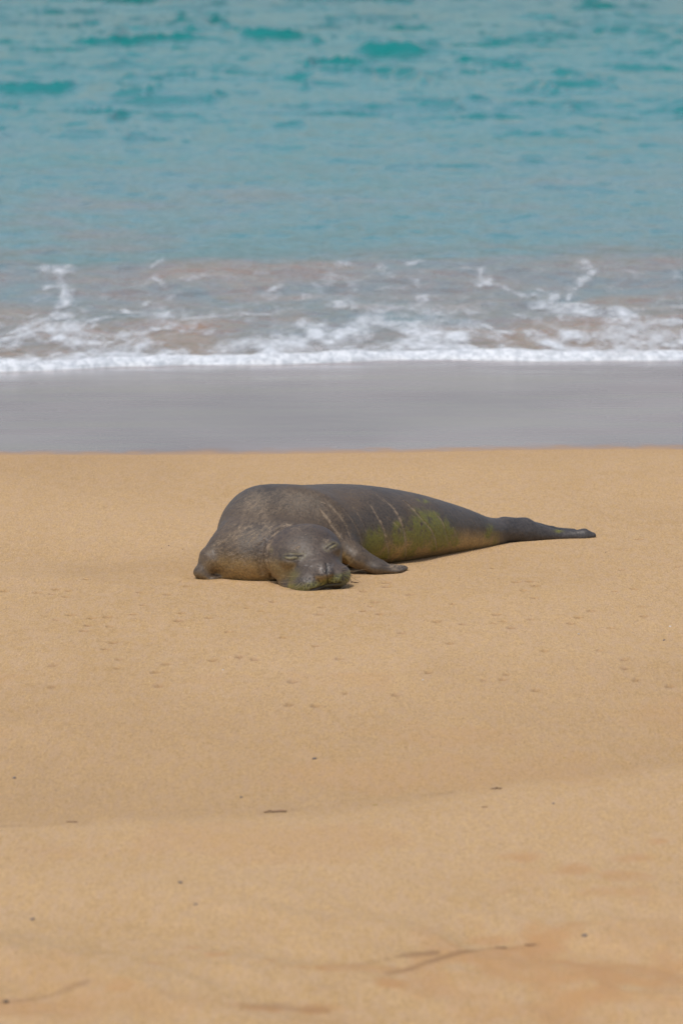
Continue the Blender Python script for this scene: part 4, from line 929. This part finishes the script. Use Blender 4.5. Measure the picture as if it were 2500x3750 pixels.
# ------------------------------------------------------------------ foam on the wash
uf = np.linspace(-0.092, 0.092, 620)
rf = np.concatenate([np.linspace(-0.05, 0.35, 36), np.linspace(0.37, 8.4, 300)])
sf = shore(np.clip(uf * 33.6, -9, 9))[None, :]
Yf = sf + rf[:, None]
Xf = uf[None, :] * 33.6 * np.ones_like(Yf) * (Yf / 33.6) ** 0.5
Yf = shore(Xf) + rf[:, None]
xq, yq = Xf.ravel(), Yf.ravel()
dq = (Yf - shore(Xf)).ravel()


def ridged(x, y, seed, o=3):
    a, s, r = 1.0, 1.0, 0
    for k in range(o):
        r = r + a * (1 - 2.2 * np.abs(noise2(x * s + 3.1 * k, y * s + 1.7 * k, seed + k)))
        a *= 0.55
        s *= 1.9
    return r / 1.8

def foam_mask(x, y, d):
    """0 bare water .. 1 dense foam; d = distance out from the water's edge"""
    wx = x + 0.16 * noise2(x * 2.2, y * 0.8, 171) + 0.06 * noise2(x * 6, y * 1.4, 172)
    wy = y + 0.38 * noise2(x * 1.2, y * 0.8, 173) + 0.12 * noise2(x * 4, y * 2.4, 174)
    sx = x + 0.06 * noise2(x * 5, y * 1.1, 175) + 0.035 * noise2(x * 13, y * 2.4, 176)
    sy = y + 0.22 * noise2(x * 3, y * 0.9, 177) + 0.12 * noise2(x * 9, y * 2.2, 178)
    lace = ridged(wx * 2.6, wy * 0.55, 181, 4)
    blot = fbm2(wx * 2.3, wy * 0.55, 4, 185)
    holes = fbm2(x * 7.0, y * 1.5, 4, 188)
    frag = fbm2(x * 12.0 + 2.0, y * 2.1, 3, 190)
    patch = fbm2(x * 0.55 + 4.2, y * 0.3, 2, 191)
    near = smooth(3.0, 0.5, d)
    front = smooth(0.42, 0.08, d + 0.16 * blot)
    cover = -0.56 + 0.70 * near + 0.25 * patch * smooth(0.2, 1.2, d)
    f = cover + 0.42 * lace + 0.30 * blot - 0.62 * holes * smooth(0.12, 0.5, d)
    # strands dragged up the face of the spent wave
    st = np.zeros_like(x)
    for line, wd, a in FEAT['strands']:
        for (ax, ay), (bx, by) in zip(line[:-1], line[1:]):
            # a strand is about as ragged along the shore as it is out to sea
            ux, uy = bx - ax, (by - ay) / 3.0
            px, py = sx - ax, (sy - ay) / 3.0
            wd_ = 0.62 * wd * (1 + 0.5 * blot)
            h = np.clip((px * ux + py * uy) / (ux * ux + uy * uy + 1e-9), 0, 1)
            dd = np.hypot(px - h * ux, py - h * uy) / np.clip(wd_, 0.012, 1)
            st = np.maximum(st, a * np.exp(-np.clip(dd, 0, 9) ** 1.5))
    f = f - 0.55 * smooth(3.0, 5.2, d) - 1.0 * smooth(6.2, 7.4, d)
    f = np.maximum(f, -0.32 + 0.70 * st * (1 + 0.25 * blot) + 0.45 * (frag - 0.12) * smooth(0.0, 0.35, st))
    f = np.maximum(f, 0.30 * frag + 0.30 * lace - 0.44 + 0.12 * patch - 1.0 * smooth(5.6, 6.8, d))
    f = f + (1.15 + 0.5 * noise2(x * 1.7, 4.0, 193)) * front
    return np.clip((f + 0.28) / 1.20, 0, 1), near


blot = fbm2(xq * 1.7, yq * 0.8, 4, 185)
fo, near = foam_mask(xq, yq, dq)
fo = np.where(dq < 0.0, 1.0, fo)
edge_y = smooth(-0.05, -0.02, dq)
zb = water_z(xq, np.maximum(yq, shore(xq) + 0.002))
roll = np.exp(-((dq - 0.08) / 0.075) ** 2) * (0.028 + 0.014 * noise2(xq * 3.0, 0.0, 201))
body = 0.005 + fo * (0.006 + 0.006 * noise2(xq * 12, yq * 8, 203)) * (0.4 + near) + roll
zf = zb + body
zf = np.where(dq < -0.03, slope(yq) - 0.004, zf)
keep = fo.reshape(Xf.shape) > 0.02
fc = grid_faces(*Xf.shape)
fk = keep.ravel()[fc].any(1)
fc = fc[fk]
used = np.unique(fc)
remap = np.full(len(xq), -1, np.int64)
remap[used] = np.arange(len(used))
m = Mat('sea_foam')
co = m.coords()
fa = m.attr('foam')
fn = m.noise(m.scaled(co, (1, 0.6, 1)), 26, 3, 0.65)
fine = m.math('ADD', fa, m.span(fn, 0.3, 0.7, -0.16, 0.16))
m.set(Roughness=0.75)
m.l(m.mix(m.span(fn, 0.3, 0.7), (0.58, 0.63, 0.68), (0.75, 0.78, 0.81)), m.b.inputs['Base Color'])
m.l(m.bump(fn, 0.5, 0.02), m.b.inputs['Normal'])
m.l(m.math('MINIMUM', m.math('MAXIMUM', m.math('MULTIPLY', fine, 0.82), 0.0), 0.90), m.b.inputs['Alpha'])
foam = mesh_object('sea_foam', np.c_[xq, yq, zf][used], remap[fc], m.m, attrs={'foam': fo[used]})
tag(foam, 'white lacy foam of the spent wave along the wet sand', 'foam', kind='stuff')


# ------------------------------------------------------------------ the seal
def surface_net(lo, hi, h):
    n = np.ceil((np.array(hi) - lo) / h).astype(int) + 1
    ax = [lo[k] + h * np.arange(n[k]) for k in range(3)]
    g = np.stack(np.meshgrid(*ax, indexing='ij'), -1).reshape(-1, 3)
    F = seal_sdf(g).reshape(n)
    S = F < 0
    nx, ny, nz = n - 1
    cnt = np.zeros((nx, ny, nz))
    acc = np.zeros((nx, ny, nz, 3))
    corners = [(i, j, k) for i in (0, 1) for j in (0, 1) for k in (0, 1)]
    for a in corners:
        for axis in range(3):
            if a[axis]:
                continue
            b = list(a)
            b[axis] = 1
            fa = F[a[0]:a[0] + nx, a[1]:a[1] + ny, a[2]:a[2] + nz]
            fb = F[b[0]:b[0] + nx, b[1]:b[1] + ny, b[2]:b[2] + nz]
            cr = (fa < 0) != (fb < 0)
            tt = np.where(cr, fa / np.where(cr, fa - fb, 1), 0)
            cnt += cr
            for q in range(3):
                acc[..., q] += np.where(cr, a[q] + (tt if q == axis else 0), 0)
    act = cnt > 0
    idx = np.full((nx, ny, nz), -1)
    idx[act] = np.arange(act.sum())
    base = np.stack(np.nonzero(act), 1)
    V = (base + acc[act] / cnt[act][:, None]) * h + np.array(lo)
    quads = []
    for axis in range(3):
        o1, o2 = [(1, 2), (2, 0), (0, 1)][axis]
        sl = [slice(1, -1)] * 3
        sl[axis] = slice(0, -1)
        sa = S[tuple(sl)]
        sl2 = list(sl)
        sl2[axis] = slice(1, None)
        sb = S[tuple(sl2)]
        p = np.stack(np.nonzero(sa != sb), 1)
        flip = sa[tuple(p.T)]
        off = np.ones(3, int)
        off[axis] = 0
        p = p + off
        q = []
        for d1, d2 in ((-1, -1), (0, -1), (0, 0), (-1, 0)):
            c = p.copy()
            c[:, o1] += d1
            c[:, o2] += d2
            q.append(idx[tuple(c.T)])
        q = np.stack(q, 1)
        q[~flip] = q[~flip][:, ::-1]
        quads.append(q)
    return V, np.concatenate(quads)


def gradient(P, e=0.0015):
    k = np.array([[1, -1, -1], [-1, -1, 1], [-1, 1, -1], [1, 1, 1]], float)
    g = 0
    for kk in k:
        g = g + kk * seal_sdf(P + kk * e)[:, None]
    return g / (4 * e)


def project(P, it=3):
    for _ in range(it):
        f = seal_sdf(P)
        g = gradient(P)
        g2 = (g * g).sum(1) + 1e-6
        P = P - np.clip(f / g2, -0.02, 0.02)[:, None] * g
    return P


def edges_of(Q):
    e = np.concatenate([Q[:, [0, 1]], Q[:, [1, 2]], Q[:, [2, 3]], Q[:, [3, 0]]])
    e.sort(1)
    return np.unique(e, axis=0, return_inverse=True)


def relax(P, Q, it):
    E, _ = edges_of(Q)
    for _ in range(it):
        s = np.zeros_like(P)
        c = np.zeros(len(P))
        for a, b in ((0, 1), (1, 0)):
            for q in range(3):
                s[:, q] += np.bincount(E[:, a], P[E[:, b], q], len(P))
            c += np.bincount(E[:, a], minlength=len(P))
        P = P * 0.4 + 0.6 * s / c[:, None]
    return P


def subdivide(P, Q):
    E, inv = edges_of(Q)
    inv = inv.ravel()
    n, ne, nq = len(P), len(E), len(Q)
    em = P[E].mean(1)
    fm = P[Q].mean(1)
    e = (inv + n).reshape(4, nq)
    f = np.arange(nq) + n + ne
    out = [np.stack([Q[:, k], e[k], f, e[(k - 1) % 4]], 1) for k in range(4)]
    return np.vstack([P, em, fm]), np.concatenate(out)


P, Q = surface_net((-0.72, 21.98, -0.06), (1.14, 24.08, 0.42), 0.012)
P = project(P)
P = project(relax(P, Q, 3))
P, Q = subdivide(P, Q)
P = project(P, 2)
P, Q = subdivide(P, Q)
P = project(P, 2)
nrm = gradient(P)
nrm /= np.linalg.norm(nrm, axis=1)[:, None]


def line_dist(P, line, reach):
    """distance to a 3D polyline and position along it 0..1, only near it"""
    L = np.asarray(line, float)
    d = np.full(len(P), 9.0)
    t = np.zeros(len(P))
    k = np.nonzero(((P > L.min(0) - reach) & (P < L.max(0) + reach)).all(1))[0]
    if not len(k):
        return d, t
    p = P[k]
    bd, bt = np.full(len(k), 9.0), np.zeros(len(k))
    for i, (a, b) in enumerate(zip(L[:-1], L[1:])):
        ab = b - a
        h = np.clip(((p - a) @ ab) / (ab @ ab + 1e-12), 0, 1)
        dd = np.linalg.norm(p - a - h[:, None] * ab, axis=1)
        m_ = dd < bd
        bd[m_] = dd[m_]
        bt[m_] = ((i + h) / (len(L) - 1))[m_]
    d[k], t[k] = bd, bt
    return d, t


def blob(P, c, r):
    return np.exp(-(((P - np.asarray(c)) / np.asarray(r)) ** 2).sum(1))


N = len(P)
disp = np.zeros(N)
HL = (P - HEAD_C) @ HEAD_R                      # head's own axes
on_head = smooth(0.26, 0.20, np.linalg.norm((HL - [0.05, 0, 0]) * [0.9, 1.05, 1.1], axis=1))
_, tb = body_coords(P)
tb = tb / (len(BODY) - 1)
n_lo = noise3(P[:, 0] * 6, P[:, 1] * 6, P[:, 2] * 6, 301)
n_md = noise3(P[:, 0] * 22, P[:, 1] * 22, P[:, 2] * 22, 302)
n_hi = noise3(P[:, 0] * 70, P[:, 1] * 70, P[:, 2] * 70, 303)
n_fn = noise3(P[:, 0] * 190, P[:, 1] * 190, P[:, 2] * 190, 304)

# pigment: slate back, ochre belly and throat
back = np.array([0.080, 0.057, 0.037])
slate = np.array([0.063, 0.050, 0.039])
brown = np.array([0.056, 0.041, 0.033])
ochre = np.array([0.320, 0.218, 0.090])
col = back + (slate - back) * smooth(-0.3, 0.5, n_lo)[:, None]
col = col + (brown - col) * (on_head * 0.8)[:, None]
up = nrm[:, 2]
belly_line = 0.135 + 0.02 * n_lo + 0.012 * n_md
belly = smooth(belly_line + 0.060, belly_line - 0.090, P[:, 2]) * smooth(1.0, 0.93, tb) * smooth(0.35, -0.25, up + 0.1 * n_lo)
belly *= 1 - 0.75 * smooth(-0.45, -0.56, P[:, 0])
belly = belly * (1 - on_head * 0.35) * (1 - 0.8 * smooth(0.02, 0.06, P[:, 0]) * smooth(22.90, 22.84, P[:, 1]))
col = col + (ochre - col) * (0.80 * belly)[:, None]
flip = smooth(0.62, 0.72, P[:, 0])
col = col + (np.array([0.046, 0.043, 0.044]) - col) * (0.85 * flip)[:, None]
col *= (1 + 0.16 * n_md + 0.10 * n_hi)[:, None]

# algae stains
alg = np.zeros(N)
for c, r, a in FEAT['algae']:
    alg = np.maximum(alg, a * blob(P, c, r) * (1.0 + 0.65 * n_md + 0.60 * n_hi + 0.3 * n_lo))
streak = noise3(tb * 120, P[:, 2] * 7, P[:, 0] * 0 + 2, 311)
alg = np.clip(alg * (1.40 + 0.30 * streak), 0, 1)
col = col + (np.array([0.128, 0.126, 0.020]) - col) * (0.92 * smooth(0.04, 0.80, alg))[:, None]

# sand: skin folds packed with it, and a thin coat rubbed over neck, shoulders and crown
sand = np.zeros(N)
for line, wd, a in FEAT['wrinkles']:
    d, t = line_dist(P, line, 0.03)
    w_ = wd * (1 + 0.35 * n_md) * smooth(-0.05, 0.25, t) * smooth(1.05, 0.75, t) + 0.0006
    g = np.exp(-(d / w_) ** 2)
    disp -= 0.0017 * a * np.exp(-(d / (w_ * 1.6)) ** 2)
    disp += 0.0007 * a * np.exp(-((d - 2.6 * w_) / (1.5 * w_)) ** 2)
    sand = np.maximum(sand, 1.35 * a * g * (0.75 + 0.5 * n_hi))
shoulder = np.zeros(N)
for c, r, a in FEAT['sandcoat']:
    shoulder = np.maximum(shoulder, a * blob(P, c, r))
# short raked flecks running across the shoulder
fx = P[:, 0] * 0.80 + P[:, 2] * 0.55
fy = -P[:, 0] * 0.50 + P[:, 2] * 0.85
fl = noise3(fx * 60 + 1.5 * n_lo, fy * 190, P[:, 1] * 50, 321) + 0.5 * noise3(fx * 120, fy * 260, P[:, 1] * 90, 322)
fl2 = noise3(fx * 14 + n_lo, fy * 60 + n_md, P[:, 1] * 14, 323)
coat = shoulder * np.clip(0.50 + 0.55 * fl + 0.25 * n_lo + 0.35 * fl2, 0, 1)
coat = np.maximum(coat, shoulder * 0.9 * smooth(0.52, 0.80, fl2 + 0.2 * fl))
sand = np.clip(np.maximum(sand, coat), 0, 1)
disp += 0.0010 * coat
disp += 0.0007 * shoulder * fl2

# broad soft folds of the neck behind the cheek
for line, wd, a in FEAT['folds']:
    d, t = line_dist(P, line, 0.09)
    w_ = wd * (0.4 + 0.6 * np.sin(np.pi * np.clip(t, 0, 1)))
    disp -= a * np.exp(-(d / w_) ** 2)
    disp += 0.5 * a * np.exp(-((d - 2.0 * w_) / (1.1 * w_)) ** 2)

# ---- the face
green = np.array([0.165, 0.162, 0.052])
lid = np.array([0.190, 0.165, 0.062])
black = np.array([0.010, 0.009, 0.008])
pads = smooth(0.118, 0.170, HL[:, 0] + 0.15 * np.abs(HL[:, 1]) + 0.012 * n_md) * smooth(-0.012, -0.036, HL[:, 2] + 0.008 * n_md + 0.10 * np.abs(HL[:, 1])) * on_head
col = col + (green * (1 + 0.35 * n_md + 0.2 * n_hi)[:, None] - col) * (0.95 * pads)[:, None]
for c, r, a in FEAT['greenface']:
    col = col + (np.array([0.135, 0.115, 0.030]) - col) * (a * blob(P, c, r) * np.clip(0.8 + 0.6 * n_md, 0, 1))[:, None]
for up_line, low_line in FEAT['eyes']:
    du, tu = line_dist(P, up_line, 0.05)
    dl, tl = line_dist(P, low_line, 0.05)
    mid = np.minimum(du, dl)
    lens = smooth(0.016, 0.004, dl)
    disp += 0.0005 * np.exp(-(dl / 0.006) ** 2) + 0.0005 * np.exp(-((du - 0.009) / 0.005) ** 2)
    disp -= 0.0026 * np.exp(-(du / 0.0026) ** 2)
    col = col + (lid - col) * (0.45 * smooth(0.0050, 0.0015, dl))[:, None]
    col = col + (lid * 0.55 - col) * (0.40 * np.exp(-((du - 0.010) / 0.004) ** 2))[:, None]
    disp -= 0.0012 * np.exp(-((dl - 0.010) / 0.0030) ** 2)
    col = col + (black - col) * (0.97 * np.exp(-(du / 0.0028) ** 2) * smooth(-0.02, 0.1, tu) * smooth(1.02, 0.85, tu))[:, None]
for c, r in FEAT['brow']:
    b = blob(P, c, r) * np.clip(0.9 + 0.9 * n_hi + 0.6 * n_fn, 0, 1)
    sand = np.maximum(sand, 0.8 * b)
    disp -= 0.0015 * blob(P, c, r)
for line, wd, dep, a in FEAT['clefts']:
    d, t = line_dist(P, line, 0.03)
    disp -= dep * np.exp(-(d / wd) ** 2)
    col = col + (black - col) * (a * np.exp(-(d / (wd * 0.9)) ** 2))[:, None]
for c, r in FEAT['white']:
    b = blob(P, c, r) * np.clip(0.75 + 0.8 * n_hi + 0.6 * n_fn, 0, 1)
    col = col + (np.array([0.34, 0.32, 0.30]) - col) * (0.55 * b)[:, None]
for c, r in FEAT['lip']:
    b = np.clip(blob(P, c, r) * 1.3, 0, 1)
    col = col + (np.array([0.050, 0.034, 0.024]) - col) * (0.9 * b)[:, None]
# whisker pits in rows on the pads
for c in FEAT['dots']:
    d = np.linalg.norm(P - np.asarray(c), axis=1)
    e_ = np.exp(-(d / 0.0034) ** 2)
    col = col + (black - col) * (0.9 * e_)[:, None]
    disp -= 0.0012 * e_

sand_keep = 1 - np.clip(pads * 1.2, 0, 1) * 0.9
sand = sand * sand_keep
disp += 0.00035 * n_fn + 0.0006 * n_hi
P2 = P + nrm * disp[:, None]

m = Mat('seal_skin')
co = m.coords()
g1 = m.noise(co, 330, 2, 0.6)
g2 = m.noise(co, 120, 3, 0.6)
sd = m.attr('sand')
skin = m.mix(m.span(g2, 0.3, 0.7), m.mix(1.0, m.attr('pigment', 'Color'), (0.70, 0.70, 0.72), 'MULTIPLY'), m.mix(1.0, m.attr('pigment', 'Color'), (1.32, 1.29, 1.22), 'MULTIPLY'))
grains = m.math('MULTIPLY', m.span(m.math('ADD', sd, m.span(g1, 0.25, 0.75, -0.36, 0.36)), 0.10, 1.0), 0.70)
m.l(m.mix(grains, skin, m.mix(m.span(g1, 0.3, 0.7), (0.205, 0.148, 0.094), (0.350, 0.262, 0.172))), m.b.inputs['Base Color'])
m.l(m.math('ADD', m.span(g2, 0.3, 0.7, 0.43, 0.57), m.math('MULTIPLY', grains, 0.35)), m.b.inputs['Roughness'])
m.b.inputs['Specular IOR Level'].default_value = 0.5
m.l(m.bump(grains, 0.5, 0.003, m.bump(g2, 0.35, 0.002)), m.b.inputs['Normal'])
root = bpy.data.objects.new('monk_seal', None)
C.objects.link(root)
root.location = (0.0, 22.9, 0.0)
tag(root, 'sleeping grey-brown seal with green algae patches lying on the dry sand', 'seal')
OFF = np.array([0.0, 22.9, 0.0])
sb = mesh_object('seal_body', P2 - OFF, Q, m.m, root, attrs={'pigment': np.clip(col, 0.004, 1), 'sand': sand})
SKIN_P, SKIN_N = P2, nrm


def tube(pts, radii, sides=5):
    pts = np.asarray(pts, float)
    V, Fs = [], []
    tg = np.gradient(pts, axis=0)
    tg /= np.linalg.norm(tg, axis=1)[:, None] + 1e-12
    ref = np.array([0.3, 0.2, 0.93])
    for p, t_, r in zip(pts, tg, radii):
        a = np.cross(t_, ref)
        a /= np.linalg.norm(a) + 1e-9
        b = np.cross(t_, a)
        for k in range(sides):
            an = 2 * math.pi * k / sides
            V.append(p + r * (a * math.cos(an) + b * math.sin(an)))
    for i in range(len(pts) - 1):
        for k in range(sides):
            k2 = (k + 1) % sides
            Fs.append((i * sides + k, i * sides + k2, (i + 1) * sides + k2, (i + 1) * sides + k))
    return np.array(V), np.array(Fs)


m = Mat('pale_whisker')
m.set(Base_Color=(0.25, 0.185, 0.105, 1), Roughness=0.4)
PALE = m.m
m = Mat('dark_whisker')
m.set(Base_Color=(0.030, 0.020, 0.014, 1), Roughness=0.45)
DARKW = m.m
for pts, pale in FEAT['whiskers']:
    c = catmull(pts, 5)
    V, Fs = tube(c, np.linspace(0.0007 if pale else 0.0009, 0.0003, len(c)), 5)
    w = mesh_object('whisker', V - OFF, Fs, PALE if pale else DARKW, root)
    w['label'] = 'pale curved whisker' if pale else 'dark bristly whisker'


# ------------------------------------------------------------------ small things lying on the sand
def plain(name, colr, rough=0.7, var=0.25, scale=60):
    m = Mat(name)
    co = m.coords()
    n = m.noise(co, scale, 3, 0.6)
    c = np.array(colr)
    m.l(m.mix(m.span(n, 0.3, 0.7), tuple(c * (1 - var)), tuple(np.minimum(c * (1 + var), 0.9))), m.b.inputs['Base Color'])
    m.set(Roughness=rough)
    m.l(m.bump(n, 0.4, 0.003), m.b.inputs['Normal'])
    return m.m


STONE = plain('dark_stone', (0.13, 0.115, 0.110), 0.65)
BASALT = plain('black_stone', (0.030, 0.028, 0.028), 0.6)
BARK = plain('brown_bark', (0.13, 0.078, 0.045), 0.8)
WEED = plain('dry_weed', (0.22, 0.125, 0.066), 0.7)
SHELL = plain('shell_chip', (0.56, 0.50, 0.44), 0.45)
TAN = plain('tan_chip', (0.27, 0.15, 0.065), 0.7)
YELLOW = plain('yellow_leaf', (0.42, 0.30, 0.05), 0.6)


def put(o, x, y, sink=0.0, rz=0.0):
    z = float(ground_z(np.array([x]), np.array([y]))[0])
    o.location = (x, y, z - sink)
    o.rotation_euler = (0, 0, rz)
    return o


def stone_mesh(name, size, mat, seed, flat=0.6):
    import bmesh
    bm = bmesh.new()
    bmesh.ops.create_icosphere(bm, subdivisions=3, radius=1)
    V = np.array([v.co[:] for v in bm.verts])
    Fs = np.array([[v.index for v in f.verts] for f in bm.faces])
    bm.free()
    k = 1 + 0.28 * noise3(V[:, 0] * 1.3 + seed, V[:, 1] * 1.3, V[:, 2] * 1.3, seed) + 0.10 * noise3(V[:, 0] * 4 + seed, V[:, 1] * 4, V[:, 2] * 4, seed)
    V = V * k[:, None] * np.array([1.0, 0.75, flat]) * size
    V[:, 2] += flat * size * 0.55
    return mesh_object(name, V, Fs, mat)


def twig_mesh(name, length, rad, mat, seed, bend=0.25, stubs=1):
    r = np.random.default_rng(seed)
    n = 7
    x = np.linspace(-0.5, 0.5, n) * length
    pts = np.c_[x, np.cumsum(r.normal(0, bend * length / n, n)), rad * 1.1 + np.abs(r.normal(0, rad * 0.9, n))]
    c = catmull(pts, 4)
    R = rad * (0.55 + 0.45 * np.sin(np.linspace(0.25, 2.9, len(c)))) * (1 + 0.2 * r.normal(0, 1, len(c)))
    V, Fs = tube(c, np.clip(R, rad * 0.3, None), 6)
    for s in range(stubs):
        i = r.integers(6, len(c) - 6)
        d = np.array([r.normal(0.6, 0.2), r.choice([-1, 1]) * 0.8, 0.35]) * length * 0.22
        q = np.linspace(0, 1, 5)[:, None]
        V2, F2 = tube(c[i] + d * q, np.linspace(rad * 0.7, rad * 0.25, 5), 6)
        Fs = np.vstack([Fs, F2 + len(V)])
        V = np.vstack([V, V2])
    return mesh_object(name, V, Fs, mat)


def flake_mesh(name, length, width, mat, seed, thick=0.0015, curl=0.12):
    """a curled scrap of leaf or weed with an uneven outline"""
    r = np.random.default_rng(seed)
    nu, nv = 13, 5
    a = np.linspace(-1, 1, nu)
    half = width * 0.5 * np.sqrt(np.clip(1 - a ** 2, 0.02, 1)) * (1 + 0.3 * noise2(a * 2.5, 0 * a, seed))
    b = np.linspace(-1, 1, nv)
    X_ = (a[:, None] * 0.5 * length) * np.ones(nv)
    Y_ = half[:, None] * b[None, :] + (0.05 * length * noise2(a * 1.2, 0 * a + 3, seed))[:, None]
    Z_ = curl * width * (b[None, :] ** 2) + 0.20 * width * np.abs(noise2(a * 2, 0 * a + 7, seed))[:, None] + 0.0005
    top = np.stack([X_, Y_, Z_ + thick], -1).reshape(-1, 3)
    bot = np.stack([X_, Y_, Z_], -1).reshape(-1, 3)
    f = grid_faces(nu, nv)
    n = nu * nv
    rim = [i * nv for i in range(nu)][::-1] + list(range(nv))[1:] + [i * nv + nv - 1 for i in range(1, nu)] + [n - 1 - k for k in range(1, nv - 1)]
    side = [(rim[i], rim[(i + 1) % len(rim)], rim[(i + 1) % len(rim)] + n, rim[i] + n) for i in range(len(rim))]
    return mesh_object(name, np.vstack([top, bot]), np.vstack([f, f[:, ::-1] + n, side]), mat)


MATS = {'stone': STONE, 'basalt': BASALT, 'bark': BARK, 'weed': WEED, 'shell': SHELL, 'tan': TAN, 'yellow': YELLOW}
for k, (kind, x, y, size, mat_, rz, name, cat, label, group) in enumerate(FEAT['debris']):
    if kind == 'stone':
        o = put(stone_mesh(name, size * 0.5, MATS[mat_], 400 + k), x, y, size * 0.06, rz)
    elif kind == 'twig':
        o = put(twig_mesh(name, size, max(size * 0.05, 0.0022), MATS[mat_], 500 + k), x, y, 0.001, rz)
    else:
        o = put(flake_mesh(name, size, size * 0.22, MATS[mat_], 600 + k), x, y, 0.001, rz)
    tag(o, label, cat, group)
